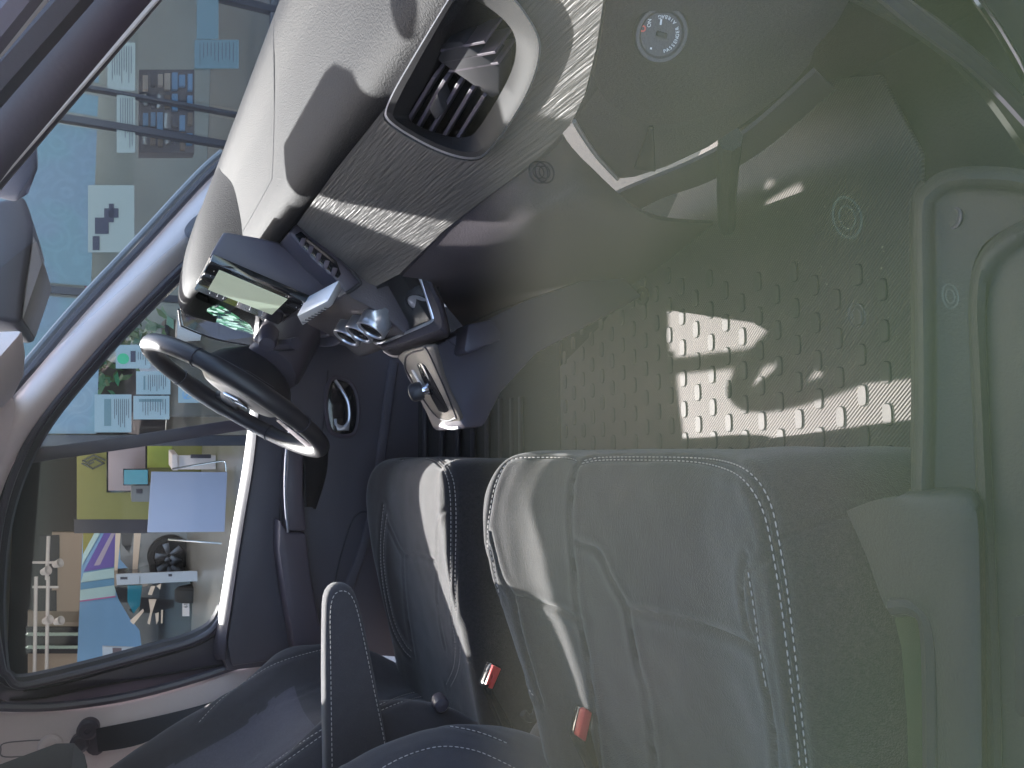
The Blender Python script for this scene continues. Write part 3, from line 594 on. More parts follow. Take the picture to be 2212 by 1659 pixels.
# near window pane: clear above, reflection haze painted into the lower half
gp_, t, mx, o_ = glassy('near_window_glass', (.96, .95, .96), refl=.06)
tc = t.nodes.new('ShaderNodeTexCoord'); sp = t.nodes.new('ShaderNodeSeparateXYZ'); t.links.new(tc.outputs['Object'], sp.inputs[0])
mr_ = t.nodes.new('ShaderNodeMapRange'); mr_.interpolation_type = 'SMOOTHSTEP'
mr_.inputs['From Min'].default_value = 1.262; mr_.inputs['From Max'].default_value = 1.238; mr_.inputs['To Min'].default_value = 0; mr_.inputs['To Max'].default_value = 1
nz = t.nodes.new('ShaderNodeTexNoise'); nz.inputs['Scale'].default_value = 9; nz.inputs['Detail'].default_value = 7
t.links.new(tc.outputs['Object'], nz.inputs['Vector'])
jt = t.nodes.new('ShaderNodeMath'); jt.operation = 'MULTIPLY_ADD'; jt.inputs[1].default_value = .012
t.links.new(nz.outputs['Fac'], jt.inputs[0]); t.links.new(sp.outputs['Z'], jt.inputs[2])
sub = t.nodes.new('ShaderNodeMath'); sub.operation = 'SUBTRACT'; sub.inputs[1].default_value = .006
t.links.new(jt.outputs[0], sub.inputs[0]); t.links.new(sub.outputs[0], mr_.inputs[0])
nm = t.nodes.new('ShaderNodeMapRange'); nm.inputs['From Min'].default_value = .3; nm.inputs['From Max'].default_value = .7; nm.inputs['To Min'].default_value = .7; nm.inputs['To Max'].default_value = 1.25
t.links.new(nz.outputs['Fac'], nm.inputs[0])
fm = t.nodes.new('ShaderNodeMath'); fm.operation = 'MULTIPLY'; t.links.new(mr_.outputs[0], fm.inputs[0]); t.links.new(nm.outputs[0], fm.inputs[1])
REFL_VEIL = .046  # strength of the painted reflection veil
fk = t.nodes.new('ShaderNodeMath'); fk.operation = 'MULTIPLY'; fk.inputs[1].default_value = REFL_VEIL; t.links.new(fm.outputs[0], fk.inputs[0])
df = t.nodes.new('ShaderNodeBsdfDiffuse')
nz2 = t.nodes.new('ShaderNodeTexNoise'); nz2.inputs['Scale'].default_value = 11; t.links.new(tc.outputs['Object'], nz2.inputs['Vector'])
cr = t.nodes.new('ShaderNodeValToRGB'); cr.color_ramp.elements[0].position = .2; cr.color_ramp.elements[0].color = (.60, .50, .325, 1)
cr.color_ramp.elements[1].position = .8; cr.color_ramp.elements[1].color = (.42, .46, .225, 1); zr = t.nodes.new('ShaderNodeMapRange'); zr.inputs['From Min'].default_value = 1.24; zr.inputs['From Max'].default_value = 1.08; zr.inputs['To Min'].default_value = -.25; zr.inputs['To Max'].default_value = .25  # warm to green tint downwards imitates foliage reflected in the pane
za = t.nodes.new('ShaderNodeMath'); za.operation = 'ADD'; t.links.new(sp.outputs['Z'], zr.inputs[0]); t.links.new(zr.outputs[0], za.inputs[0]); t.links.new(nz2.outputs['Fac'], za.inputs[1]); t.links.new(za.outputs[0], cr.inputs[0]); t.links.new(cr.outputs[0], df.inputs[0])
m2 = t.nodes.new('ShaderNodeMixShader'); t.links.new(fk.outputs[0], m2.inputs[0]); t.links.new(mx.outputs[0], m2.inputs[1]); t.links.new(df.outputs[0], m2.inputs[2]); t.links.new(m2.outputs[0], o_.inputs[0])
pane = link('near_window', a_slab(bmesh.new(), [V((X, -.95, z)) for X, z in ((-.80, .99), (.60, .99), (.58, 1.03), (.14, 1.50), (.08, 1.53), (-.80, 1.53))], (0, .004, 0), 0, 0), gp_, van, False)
pane['label'] = 'near side window with a reflection haze painted over its lower half'
for x, y, r, c in ((1163, 372, .0026, (.05, .045, .035)), (1176, 372, .0026, (.05, .045, .035)), (1850, 682, .0036, (.2, .19, .15)), (2052, 640, .0040, (.20, .23, .17)), (1830, 470, .0062, (.17, .2, .14))):
    p = at(x, y, Y=-.951); bm = bmesh.new()
    n_ = (CAM-p).normalized(); a_lathe(bm, p, (0, -1, 0), [(r, 0), (r*.93, .0004), (r*.86, 0)], 28)
    a_lathe(bm, p, (0, -1, 0), [(r*.58, 0), (r*.53, .0003), (r*.48, 0)], 24)
    mm, tt, xx, oo = glassy('water_spot_film', (.9, .9, .88))
    dd2 = tt.nodes.new('ShaderNodeBsdfDiffuse'); dd2.inputs[0].default_value = (*c, 1); m3 = tt.nodes.new('ShaderNodeMixShader'); m3.inputs[0].default_value = .16 if c[0] > .1 else .7
    tr3 = tt.nodes.new('ShaderNodeBsdfTransparent'); tt.links.new(tr3.outputs[0], m3.inputs[1]); tt.links.new(dd2.outputs[0], m3.inputs[2]); tt.links.new(m3.outputs[0], oo.inputs[0])
    link('water_spot', bm, mm, pane)
# ================================================================ seats
def bvh(vs, fs_): return BVHTree.FromPolygons([v[:] for v in vs], fs_)
def cast(B, x, y):
    r = ray(x, y).normalized(); h = B.ray_cast(CAM, r)
    return h[0]
SEC = [(-.335, -.28), (-.347, -.16), (-.326, -.055), (-.300, .0), (-.272, .020), (-.235, .013), (-.17, -.003), (-.08, -.008), (0, -.009), (.08, -.008), (.16, -.003), (.205, .012), (.240, .020), (.266, .008), (.285, -.04), (.292, -.15), (.285, -.28)]
ROW = [(-.58, -.09, 1), (-.50, -.078, 1), (-.40, -.06, 1), (-.30, -.038, 1), (-.22, -.019, 1), (-.16, -.007, 1), (-.11, .0, .995), (-.07, .003, .975), (-.04, -.001, .94), (-.018, -.010, .89), (-.004, -.028, .84), (.002, -.06, .80), (.002, -.12, .79), (-.008, -.19, .79), (-.03, -.26, .79)]
def puff(co, lines, depth, wid):
    """press seams into the padding"""
    from mathutils.kdtree import KDTree
    P_ = [p for l in lines for p in resample(l, .002)]
    if not P_: return co
    kd = KDTree(len(P_))
    for i, p in enumerate(P_): kd.insert(p, i)
    kd.balance(); out = []
    for c, n in co:
        d = kd.find(c)[2]
        k = depth*exp(-(d/wid)**2)-.45*depth*exp(-((d-wid*3.2)/(wid*2.2))**2)
        out.append(c-n*k)
    return out
def surface(name, rows, n, mcount, mt, parent, seams, dble, depth=.0028, wid=.0026, mts='thread'):
    g = netpts(rows, n, mcount); H, W = len(g), len(g[0]); vs = [p for r in g for p in r]
    fc = [(i*W+j, (i+1)*W+j, (i+1)*W+j+1, i*W+j+1) for i in range(H-1) for j in range(W-1)]
    B = bvh(vs, fc)
    proj = lambda l: [q for q in (cast(B, p.x, p.y) for p in spline([V((x, y, 0)) for x, y in l], 8)) if q is not None]
    cut = lambda l: [l] if len(l) < 2 else [l[a:b] for a, b in zip([0]+[i+1 for i in range(len(l)-1) if (l[i+1]-l[i]).length > .05], [i+1 for i in range(len(l)-1) if (l[i+1]-l[i]).length > .05]+[len(l)])]
    sl = [s for l in seams for s in cut(proj(l))]; dl = [s for l in dble for s in cut(proj(l))]
    me = bpy.data.meshes.new(name); me.from_pydata([v[:] for v in vs], [], fc); me.update()
    bm = bmesh.new(); bm.from_mesh(me); bmesh.ops.recalc_face_normals(bm, faces=bm.faces[:]); bm.normal_update()
    b0 = bm.verts[:]
    up = sum((v.normal.dot((CAM-v.co).normalized()) for v in b0), 0)
    sgn = 1 if up > 0 else -1
    new = puff([(v.co.copy(), v.normal*sgn) for v in b0], sl+[d for i, d in enumerate(dl)], depth, wid)
    from mathutils import noise as mn
    for v, c in zip(b0, new): v.co = c+v.normal*(.0016*mn.noise(c*13)+.0007*mn.noise(c*34+V((3, 1, 2))))
    # close it into a solid
    be = [e for e in bm.edges if e.is_boundary]
    if be: bmesh.ops.holes_fill(bm, edges=be, sides=0)
    o = link(name, bm, mt, parent)
    o.modifiers[0].split_angle = radians(60)
    if dl:
        for l in dl:
            if len(l) > 2:
                bm = bmesh.new(); stitches(bm, l); link('stitching', bm, mts, parent)
    return o
def cush_rows(yc, ys, z0, x0, xs=1):
    out = []
    for X, dz, k in ROW:
        out.append([V((x0+X*xs, yc+y*ys*k*(1-(.22*min(1, max(0, (-X-.12)/.2)) if y > .1 and ys > .9 else 0)), z0+z+dz*(1 if z > -.1 else .5))) for y, z in SEC])
    return out
BSEC = [(.23, -.16), (.275, -.10), (.288, -.03), (.284, .03), (.266, .072), (.243, .082), (.212, .066), (.165, .022), (.08, .002), (0, 0), (-.08, .002), (-.165, .022), (-.212, .066), (-.243, .082), (-.266, .072), (-.284, .03), (-.288, -.03), (-.275, -.10), (-.23, -.16)]
def back_rows(yc, ys, spine, xo=0):
    return [[V((xo+X+f*b, yc+y*ys*k, z)) for y, f in BSEC] for z, X, b, k in spine]
def seat_root(name, label, cat, loc):
    o = bpy.data.objects.new(name, None); COL.objects.link(o); o.location = loc; o.parent = van; o.empty_display_size = .1; o['label'] = label
    return o
# ---- passenger seat
ps = seat_root('car_seat', 'dark passenger seat nearest the viewer with pale double stitching and a sunlit bolster', 'car seat', (-.28, -.375, .51))
seams = [[(1258, 996), (1240, 1030), (1234, 1100), (1238, 1190), (1248, 1300), (1267, 1410), (1290, 1560), (1302, 1680)],
         [(1245, 1172), (1292, 1189), (1322, 1250), (1355, 1316), (1373, 1410), (1400, 1520), (1418, 1680)],
         [(1355, 1316), (1420, 1325), (1473, 1338), (1550, 1362), (1625, 1395), (1655, 1430)],
         [(1108, 1288), (1150, 1297), (1192, 1309), (1230, 1325), (1262, 1345)],
         [(1060, 1150), (1068, 1190), (1085, 1250), (1108, 1288), (1124, 1360), (1146, 1440), (1172, 1520)],
         [(1690, 1162), (1760, 1135), (1840, 1108)], [(1612, 1200), (1602, 1260), (1610, 1340), (1648, 1440), (1670, 1560), (1680, 1680)], [(1617, 1232), (1650, 1215), (1672, 1190)]]
dbl = [[(1053, 1210), (1053, 1150), (1058, 1105), (1069, 1050), (1087, 1010), (1112, 991), (1160, 988), (1225, 989), (1248, 996)],
       [(1262, 995), (1300, 988), (1400, 987), (1500, 989), (1560, 995), (1605, 1011), (1640, 1042), (1665, 1090), (1681, 1160), (1701, 1280), (1718, 1420), (1733, 1560), (1746, 1690)],
       [(1257, 1001), (1300, 994), (1400, 994), (1490, 997), (1545, 1006), (1590, 1024), (1622, 1055), (1648, 1104), (1665, 1172), (1685, 1290), (1703, 1430), (1718, 1560), (1731, 1690)],
       [(1616, 1236), (1626, 1300), (1640, 1400), (1652, 1470), (1658, 1500)],
       [(1057, 1180), (1065, 1215), (1076, 1275), (1094, 1352), (1116, 1432), (1143, 1490), (1160, 1510)]]
pcush = surface('cushion', cush_rows(-.375, 1, .852, 0), 16, 14, 'fabric', ps, seams, dbl)
SP = [(.66, -.47, .5, .93), (.74, -.46, .55, .95), (.80, -.445, .8, .98), (.86, -.435, .95, 1), (.93, -.430, 1, 1), (1.0, -.435, 1, 1), (1.08, -.462, 1, 1), (1.2, -.51, .9, 1), (1.32, -.56, .7, .97), (1.40, -.595, .5, .88), (1.43, -.64, .3, .75)]
surface('backrest', back_rows(-.385, 1, SP), 12, 10, 'fabric2', ps, [], [[(705, 1680), (760, 1635), (840, 1592), (900, 1573), (950, 1567), (1010, 1575), (1060, 1590), (1110, 1612)], [(790, 1680), (860, 1640), (920, 1618), (970, 1612), (1030, 1622), (1090, 1648), (1130, 1670)]])
box('seat_base', (-.30, -.375, .56), (.46, .44, .10), 'smooth', ps)
def headrest(yc, xc, zc, ps_):
    bm = bmesh.new(); a_box(bm, (xc, yc, zc), (.09, .25, .17), Matrix.Rotation(radians(-14), 3, 'Y'), 0, .035)
    link('headrest', bm, 'fabric2', ps_)
    for d in (-.07, .07): tube('headrest_post', [V((xc-.005, yc+d, zc-.08)), V((xc-.02, yc+d, zc-.16))], .006, 'chrome', ps_, 0)
headrest(-.385, -.69, 1.50, ps)
def buckle(x, y, Y, out, parent, pts, bx):
    b = slab('buckle', A(bx, Y=Y), (0, .022, 0), 'black', parent, .004)
    slab('release_button', A(pts, Y=Y-.003), (0, .012, 0), 'red', b, .0018)
pc_ = meshcast(pcush)(1268, 1575); buckle(1265, 1570, pc_.y-.028, 0, ps, [(1250, 1592), (1263, 1534), (1270, 1533), (1280, 1540), (1266, 1604)], [(1247, 1596), (1262, 1530), (1285, 1538), (1270, 1612), (1320, 1700), (1300, 1710)])
tube('seat_hinge', A([(1130, 1540), (1142, 1552), (1156, 1546), (1160, 1532)], Y=-.10), .006, 'satin', ps, 3)
sh = slab('recliner_cover', A([(1116, 1660), (1118, 1620), (1140, 1575), (1160, 1545), (1200, 1548), (1250, 1580), (1262, 1640), (1240, 1720), (1116, 1720)], Y=-.105), (0, -.05, 0), 'fabric2', ps, .016, 1)
# ---- driver seat
ds = seat_root('car_seat', 'dark driver seat behind the steering wheel with a folded down armrest', 'car seat', (-.28, .34, .51))
dseam = [[(832, 1112), (848, 1150), (872, 1196), (905, 1196), (940, 1212)], [(872, 1196), (874, 1262), (882, 1340), (896, 1420)], [(976, 1098), (952, 1112), (944, 1150), (944, 1220), (948, 1320), (962, 1400)]]
ddb = [[(829, 1090), (823, 1150), (822, 1210), (829, 1275), (846, 1352), (871, 1402), (893, 1424)], [(836, 1110), (830, 1160), (829, 1210), (836, 1272), (853, 1346), (876, 1392), (894, 1410)],
       [(868, 994), (920, 990), (948, 1002), (966, 1032), (973, 1080), (974, 1150), (973, 1250), (976, 1330), (983, 1390), (980, 1440), (963, 1480)],
       [(880, 986), (925, 983), (956, 996), (977, 1030), (984, 1080), (985, 1150), (983, 1250), (986, 1330), (994, 1390), (990, 1445), (972, 1486)]]
surface('cushion', cush_rows(.335, .83, .815, -.012), 14, 12, 'fabric', ds, dseam, ddb)
SPD = [(z, X-.045-(.03 if z > 1.05 else 0), b, k) for z, X, b, k in SP]
dback = surface('backrest', back_rows(.355, .86, SPD), 12, 10, 'fabric2', ds, [[(530, 1545), (600, 1520), (700, 1480), (760, 1465)], [(530, 1545), (535, 1600), (548, 1640)]],
        [[(430, 1560), (480, 1508), (560, 1452), (620, 1424), (700, 1402)], [(545, 1680), (600, 1640), (660, 1598), (705, 1570)], [(556, 1690), (612, 1648), (668, 1608), (708, 1580)], [(800, 1404), (830, 1415), (870, 1446), (908, 1478)], [(820, 1522), (870, 1502), (930, 1488), (962, 1486)], [(824, 1534), (874, 1514), (932, 1500), (960, 1498)]])
dback.data.materials.append(mat('seat_inset_fabric', (.10, .09, .105), .95, bump=.2, bscale=800, kind='weave', sheen=.2, var=.15, vscale=200, spec=.15))
for p in dback.data.polygons:
    if abs(p.center.y-.355) < .150 and .985 < p.center.z < 1.30: p.material_index = 1
box('seat_base', (-.31, .34, .57), (.46, .40, .10), 'smooth', ds)
headrest(.37, -.535, 1.425, ds)
arm = slab('armrest', A([(742, 1262), (722, 1266), (708, 1285), (704, 1320), (703, 1500), (708, 1760), (862, 1760), (838, 1600), (812, 1460), (790, 1350), (772, 1285), (758, 1266)], Y=.065), (0, .038, 0), 'fabric2', ds, .010, 1, .25, 3)
bm = bmesh.new()
stitches(bm, spline([at(x, y, Y=.0645) for x, y in ((718, 1690), (716, 1560), (714, 1400), (714, 1320), (722, 1285), (740, 1276), (758, 1286), (772, 1320), (790, 1400), (806, 1480), (830, 1600), (842, 1690))], 10), .0012)
link('stitching', bm, 'thread', ds)
buckle(1067, 1462, -.03, 0, ds, [(1050, 1480), (1066, 1437), (1083, 1445), (1064, 1489), (1056, 1486), (1066, 1462), (1064, 1455), (1060, 1478)], [(1046, 1481), (1064, 1433), (1087, 1443), (1066, 1494), (1120, 1590), (1100, 1600)])
lathe('recline_knob', at(952, 1520, Y=.115), (0, -1, .2), [(.012, -.02), (.013, .004), (.010, .010), (0, .012)], 'smooth', ds, 28)

# ---------------------------------------------------------------- floor mat with studs
mz = .522
mo = [(1150, 1100), (1165, 860), (1200, 800), (1300, 700), (1400, 560), (1480, 380), (1560, 250), (1700, 180), (1900, 160), (1990, 330), (1985, 1100), (1700, 1150)]
fm_ = slab('floor_mat', [at(x, y, Z=mz) for x, y in mo], (0, 0, -.008), 'mat', None, .002)
tag(fm_, 'ribbed brown grey rubber floor mat with raised oblong studs in the passenger footwell', 'floor mat')
bm = bmesh.new(); bg_ = bmesh.new()
for i in range(20):
    for j in range(14):
        X = .36-i*.0245; Y = .34-j*.066-(.033 if i % 2 else 0)
        if not (-.50 < Y < .29) or X > .30+.15*Y: continue
        pts = chaikin([V((X+a*.0125, Y+b*.0064, mz)) for a, b in ((-1, -.55), (-.72, -1), (.72, -1), (1, -.55), (1, .55), (.72, 1), (-.72, 1), (-1, .55))], 1)
        a_slab(bm, pts, (0, 0, .0017), 0, .0007, 1)
        a_slab(bg_, [p+V((0, -.0014, 0))+(p-V((X, Y, mz)))*.07 for p in pts], (0, 0, .0005), 0, 0)  # dark outline slab under each stud, shifted to one side
so = link('raised_stud', bm, 'stud', fm_); so['kind'] = 'stuff'
so = link('stud_outline', bg_, 'carpet', fm_, False); so['kind'] = 'stuff'
for x, y in ((1390, 640), (1438, 1012), (1600, 1018), (1905, 1030)):
    lathe('mat_fixing', at(x, y, Z=mz), (0, 0, 1), [(.017, 0), (.016, .004), (.008, .005), (.006, .002), (0, .002)], 'satin' if y < 700 else 'stud', fm_, 24)
pl_ = slab('loose_paper', [at(x, y, Z=.53) for x, y in ((1082, 985), (1092, 975), (1112, 978), (1096, 1000), (1086, 1002))], (0, 0, .002), 'white', None, 0)
tag(pl_, 'small scrap of white paper on the floor between the two seats', 'paper')
# ================================================================ outside: pavement and the glazed showroom
def fp(s, D, z): return V((CAM.x, CAM.y, 0))+R0*s+E2*D+V((0, 0, z))
RZ = Matrix.Rotation(-PS, 3, 'Z')
MT['paving'] = mat('paving', (.20, .19, .175), .85, bump=.4, bscale=30, var=.25, vscale=2)
gnd = link('ground', a_box(bmesh.new(), (0, 0, -.05), (160, 160, .1)), 'paving'); gnd['kind'] = 'structure'
MT['s_floor'] = mat('showroom_tile', (.17, .165, .16), .28, var=.1)
MT['s_dark'] = mat('showroom_dark_wall', (.045, .04, .055), .7)
MT['s_cream'] = mat('showroom_cream_wall', (.46, .35, .29), .8)
MT['alu'] = mat('dark_aluminium', (.035, .033, .04), .4, .3)
def fr(x0, y0, x1, y1, D): return [atf(x0, y0, D), atf(x0, y1, D), atf(x1, y1, D), atf(x1, y0, D)]
def fslab(name, x0, y0, x1, y1, D, th, mt, parent=None, bev=.004): return slab(name, fr(x0, y0, x1, y1, D), E2*th, mt, parent, bev)
def fbox(name, s0, s1, D0, D1, z0, z1, mt, parent=None, bev=.005):
    return slab(name, [fp(s0, D0, z0), fp(s1, D0, z0), fp(s1, D1, z0), fp(s0, D1, z0)], (0, 0, z1-z0), mt, parent, bev)
FD = 7.4
sr = thing('showroom', 'glazed car showroom with dark frames beside the van', 'building', tuple(fp(0, FD, 0)))
fbox('showroom_floor', -12, 14, FD-.1, 22, .004, .03, 'paving', sr, 0)
fbox('floor_tiles', -11.9, 13.9, FD+.1, 21.9, .031, .036, 's_floor', sr, 0)
fbox('roof', -12, 14, FD-.5, 22.2, 3.3, 3.6, 's_dark', sr)
fbox('back_wall', -12, 14, 21.9, 22.1, .04, 3.29, 's_dark', sr)
fbox('partition_wall', .1, 13.9, 13.9, 14.05, .04, 3.29, mat('partition_grey', (.22, .26, .28), .7, var=.25, vscale=1.2), sr)
fbox('side_wall', -12.2, -12.0, FD, 22, 0, 3.29, 's_cream', sr)
fbox('side_wall', 14.0, 14.2, FD, 22, 0, 3.29, 's_cream', sr)
# facade frames: uprights and rails
ups = [(-.60, .045), (.62, .03), (2.02, .028), (2.30, .014), (3.3, .03), (4.6, .05), (7, .05), (10, .05), (13.9, .05), (-4.6, .05), (-8, .05), (-11.9, .05)]
for s, w_ in ups: fbox('upright', s-w_, s+w_, FD-.05, FD+.05, .036, 3.29, 'alu', sr, .004)
fbox('rail', -.555, 13.85, FD-.04, FD+.04, .04, .16, 'alu', sr)
fbox('rail', -11.85, -4.65, FD-.04, FD+.04, .04, .16, 'alu', sr)
# clear panes and printed film
gs, t_, mx_, o_ = glassy('showroom_glass', (.93, .96, .97), refl=.8)
flm = mat('window_film', (.12, .26, .40), .35)
_t = flm.node_tree; _b = _t.nodes['Principled BSDF']; _tc = _t.nodes.new('ShaderNodeTexCoord')
_v = _t.nodes.new('ShaderNodeTexVoronoi'); _v.inputs['Scale'].default_value = 5.5; _t.links.new(_tc.outputs['Object'], _v.inputs[0])
_m = _t.nodes.new('ShaderNodeMath'); _m.operation = 'MULTIPLY'; _m.inputs[1].default_value = 22; _t.links.new(_v.outputs['Distance'], _m.inputs[0])
_s = _t.nodes.new('ShaderNodeMath'); _s.operation = 'SINE'; _t.links.new(_m.outputs[0], _s.inputs[0])
_c = _t.nodes.new('ShaderNodeValToRGB'); _c.color_ramp.elements[0].color = (.115, .165, .20, 1); _c.color_ramp.elements[1].color = (.13, .185, .22, 1)
_c.color_ramp.elements[0].position = .3; _c.color_ramp.elements[1].position = .7
_t.links.new(_s.outputs[0], _c.inputs[0])
_sp = _t.nodes.new('ShaderNodeTexNoise'); _sp.inputs['Scale'].default_value = 1.6; _t.links.new(_tc.outputs['Object'], _sp.inputs[0])
_c2 = _t.nodes.new('ShaderNodeValToRGB'); _c2.color_ramp.elements[0].position = .5; _c2.color_ramp.elements[1].position = .6; _c2.color_ramp.elements[0].color = (1, 1, 1, 1); _c2.color_ramp.elements[1].color = (.9, 1.08, .98, 1)
_t.links.new(_sp.outputs['Fac'], _c2.inputs[0]); _mx = _t.nodes.new('ShaderNodeVectorMath'); _mx.operation = 'MULTIPLY'
_t.links.new(_c.outputs[0], _mx.inputs[0]); _t.links.new(_c2.outputs[0], _mx.inputs[1]); _t.links.new(_mx.outputs[0], _b.inputs['Base Color'])
su = sorted(s for s, w_ in ups if s > -.7)
for a, b in zip(su, su[1:]):
    fbox('window_pane', a+.05, b-.05, FD-.006, FD+.006, .16, 3.28, gs, sr, 0)
    fbox('printed_film', a+.055, b-.055, FD-.016, FD-.012, 1.50 if a > 0 else 1.42, 3.2, flm, sr, 0)
for a, b in ((-11.9, -8), (-8, -4.6)): fbox('window_pane', a+.05, b-.05, FD-.006, FD+.006, .16, 3.28, gs, sr, 0)
# lamps the showroom has in its ceiling
for i, (s, D, zz) in enumerate(((-2.5, 9.6, 3.2), (1.5, 9.8, 3.2), (-4, 12.5, 3.2), (-1, 13, 3.2), (-3, 16.5, 3.2), (-7, 16, 3.2), (4, 12.5, 3.2), (7, 11, 3.2), (-5.5, 19.5, 3.2))):
    la = bpy.data.lights.new('ceiling_lamp', 'AREA'); la.energy = 9; la.size = .6; la.color = (1, .93, .84)
    l_ = bpy.data.objects.new('lamp_light', la); COL.objects.link(l_); l_.location = fp(s, D, zz-.02)
    lp = link('ceiling_lamp', a_lathe(bmesh.new(), fp(s, D, zz+.095), (0, 0, -1), [(0, 0), (.12, 0), (.16, .06), (.18, .09), (.16, .09), (.12, .05), (0, .05)], 24), 'white')
    tag(lp, 'round white lamp under the showroom ceiling', 'lamp', 'lamps under the showroom ceiling'); l_.parent = lp
# ---- yellow display wall
MT['yellow'] = mat('yellow_board', (.20, .185, .05), .6, var=.06)
yw = thing('display_wall', 'yellow display wall with a black diamond emblem', 'display', tuple(fp(-2, 13, 0)))
fslab('wall_panel', 166, 955, 480, 1122, 13, .1, 'yellow', yw)
def ring4(p, q, D, w1=1, cx=0, cy=0):
    pass
bm = bmesh.new()
def fpt(cx, cy, D): return atf(.2599*cx, 910+.2599*cy, D)
def fstroke(bm, pts, wd, D):
    for a, b in zip(pts, pts[1:]):
        A_, B_ = fpt(*a, D), fpt(*b, D); d = (B_-A_).normalized(); n = d.cross(E2)*wd; A_ = A_-d*wd; B_ = B_+d*wd
        a_slab(bm, [A_-n, B_-n, B_+n, A_+n], E2*.01, 0, 0)
fstroke(bm, [(868, 322), (778, 282), (690, 328), (745, 356), (775, 340)], .012, 12.985)
fstroke(bm, [(684, 350), (772, 394), (862, 350), (790, 312), (742, 334)], .012, 12.985)
link('emblem', bm, 'black', yw, False)
pf = fslab('picture_frame', 230, 950, 318, 1064, 12.97, .02, 'black', yw)
fslab('picture', 234, 950, 314, 1060, 12.955, .01, mat('picture_print', (.36, .28, .30), .5, var=.35, vscale=1.6), pf)
fslab('green_label', 318, 955, 372, 1010, 12.96, .02, mat('green_label', (.32, .36, .05), .6, var=.3, vscale=3), yw)
fslab('side_strip', 160, 1122, 322, 1152, 13.0, .12, 's_dark', yw)
# teal screen on a cabinet
mo_ = thing('monitor', 'small teal lit monitor on a grey cabinet by the yellow wall', 'monitor', tuple(fp(-2.1, 12.5, .9)))
fslab('frame', 266, 1013, 321, 1049, 12.4, .06, 'black', mo_)
fslab('display', 268, 1015, 319, 1046, 12.385, .01, mat('teal_display', (.02, .1, .15), .2, emit=(.03, .22, .30), es=.10, var=.2), mo_, 0)
cb = thing('cabinet', 'grey cabinet partly behind the white board', 'cabinet', tuple(fp(-2.1, 12.6, 0)))
fslab('body', 284, 1049, 500, 1084, 12.4, .4, mat('cabinet_grey', (.13, .13, .14), .5), cb)
fslab('drawer_front', 294, 1056, 308, 1066, 12.39, .012, 's_dark', cb)
# white board on thin legs
wb_ = thing('board', 'large blank pale board on thin metal legs in the showroom', 'board', tuple(fp(-1.4, 9.4, 0)))
slab('panel', [atf(327, 1019, 9.4), atf(318, 1150, 9.4), atf(485, 1149, 9.4), atf(491, 1020, 9.4)], E2*.02, mat('board_face', (.33, .33, .42), .5), wb_, .004)
for l in ([(372, 1013), (420, 1005), (478, 996), (486, 1000), (488, 1018)], [(363, 1165), (400, 1168), (478, 1174)]):
    tube('leg', [atf(x, y, 9.45) for x, y in l], .011, 'chrome', wb_, 3)
dk = thing('desk', 'white desk behind the white board', 'desk', tuple(fp(-1.2, 11, 0)))
fslab('top', 372, 982, 384, 1016, 11, .7, 'white', dk); fslab('front', 384, 984, 466, 1014, 11.05, .05, 'white', dk); fslab('drawer', 412, 982, 456, 990, 11.0, .04, 's_dark', dk)
# cream back room with dark windows
cr_ = thing('inner_wall', 'cream inner wall with dark openings and shelves at the back', 'wall', tuple(fp(-5, 19, 0)))
fslab('wall_panel', 112, 1150, 560, 1345, 19, .12, 's_cream', cr_)
fslab('wall_panel', 60, 1320, 186, 1470, 19.0, .1, 's_cream', cr_)
fslab('opening', 84, 1156, 128, 1212, 18.97, .03, 's_dark', cr_); fslab('opening', 76, 1222, 124, 1270, 18.97, .03, 's_dark', cr_); fslab('opening', 70, 1276, 122, 1320, 18.97, .03, 's_dark', cr_)
sh_ = fslab('shelf_unit', 56, 1356, 172, 1412, 18.9, .1, 's_dark', cr_)
for y in (1370, 1398):
    bm = bmesh.new()
    for i in range(13): a_lathe(bm, atf(62+i*8.4, y, 18.8), (0, 0, 1), [(0, -.05), (.036, -.05), (.036, .02), (.014, .04), (.014, .06), (0, .06)], 8)
    o = link('bottle_row', bm, mat('bottle', (.5, .6, .55), .3), sh_); o['kind'] = 'stuff'
tk = thing('lamp_track', 'pale ceiling track with spot lamps at the back of the showroom', 'track light', tuple(fp(-4.5, 15, 2.9)))
for x, y0, y1 in ((105, 1158, 1252), (78, 1246, 1480), (104, 1246, 1480)): tube('rail', [atf(x, y0, 15), atf(x-4, y1, 15)], .028, 'white', tk, 0)
for y in (1215, 1268): tube('cross_bar', [atf(70, y, 15), atf(126, y, 15)], .02, 'white', tk, 0)
for x, y in ((98, 1234), (124, 1218), (102, 1340), (126, 1342), (112, 1454)):
    lathe('spot_lamp', atf(x, y, 14.95), V((.3, -.6, -.7)), [(0, -.06), (.05, -.06), (.075, .06), (.06, .06), (0, .03)], 'white', tk, 16)
# striped banner
bn_ = thing('banner', 'big banner with blue purple and yellow stripes behind the cars', 'banner', tuple(fp(-5, 17.5, 0)))
MT['b_blue'] = mat('banner_blue', (.16, .30, .52), .6); MT['b_pale'] = mat('banner_pale', (.36, .50, .55), .6); MT['b_purple'] = mat('banner_purple', (.12, .08, .34), .6); MT['b_lilac'] = mat('banner_lilac', (.36, .30, .42), .6); MT['b_mid'] = mat('banner_mid', (.10, .24, .42), .6)
def fpoly(name, pts, D, th, mt, parent): return slab(name, [fpt(x, y, D) for x, y in pts], E2*th, mt, parent, 0)
fpoly('cloth', [(690, 900), (640, 2010), (1600, 1990), (1600, 900)], 17.5, .03, 'b_blue', bn_)
fpoly('stripe', [(690, 900), (688, 1110), (800, 900)], 17.49, .005, 'yellow', bn_)
fpoly('stripe', [(800, 900), (690, 1105), (680, 1200), (850, 900)], 17.488, .005, 'b_pale', bn_)
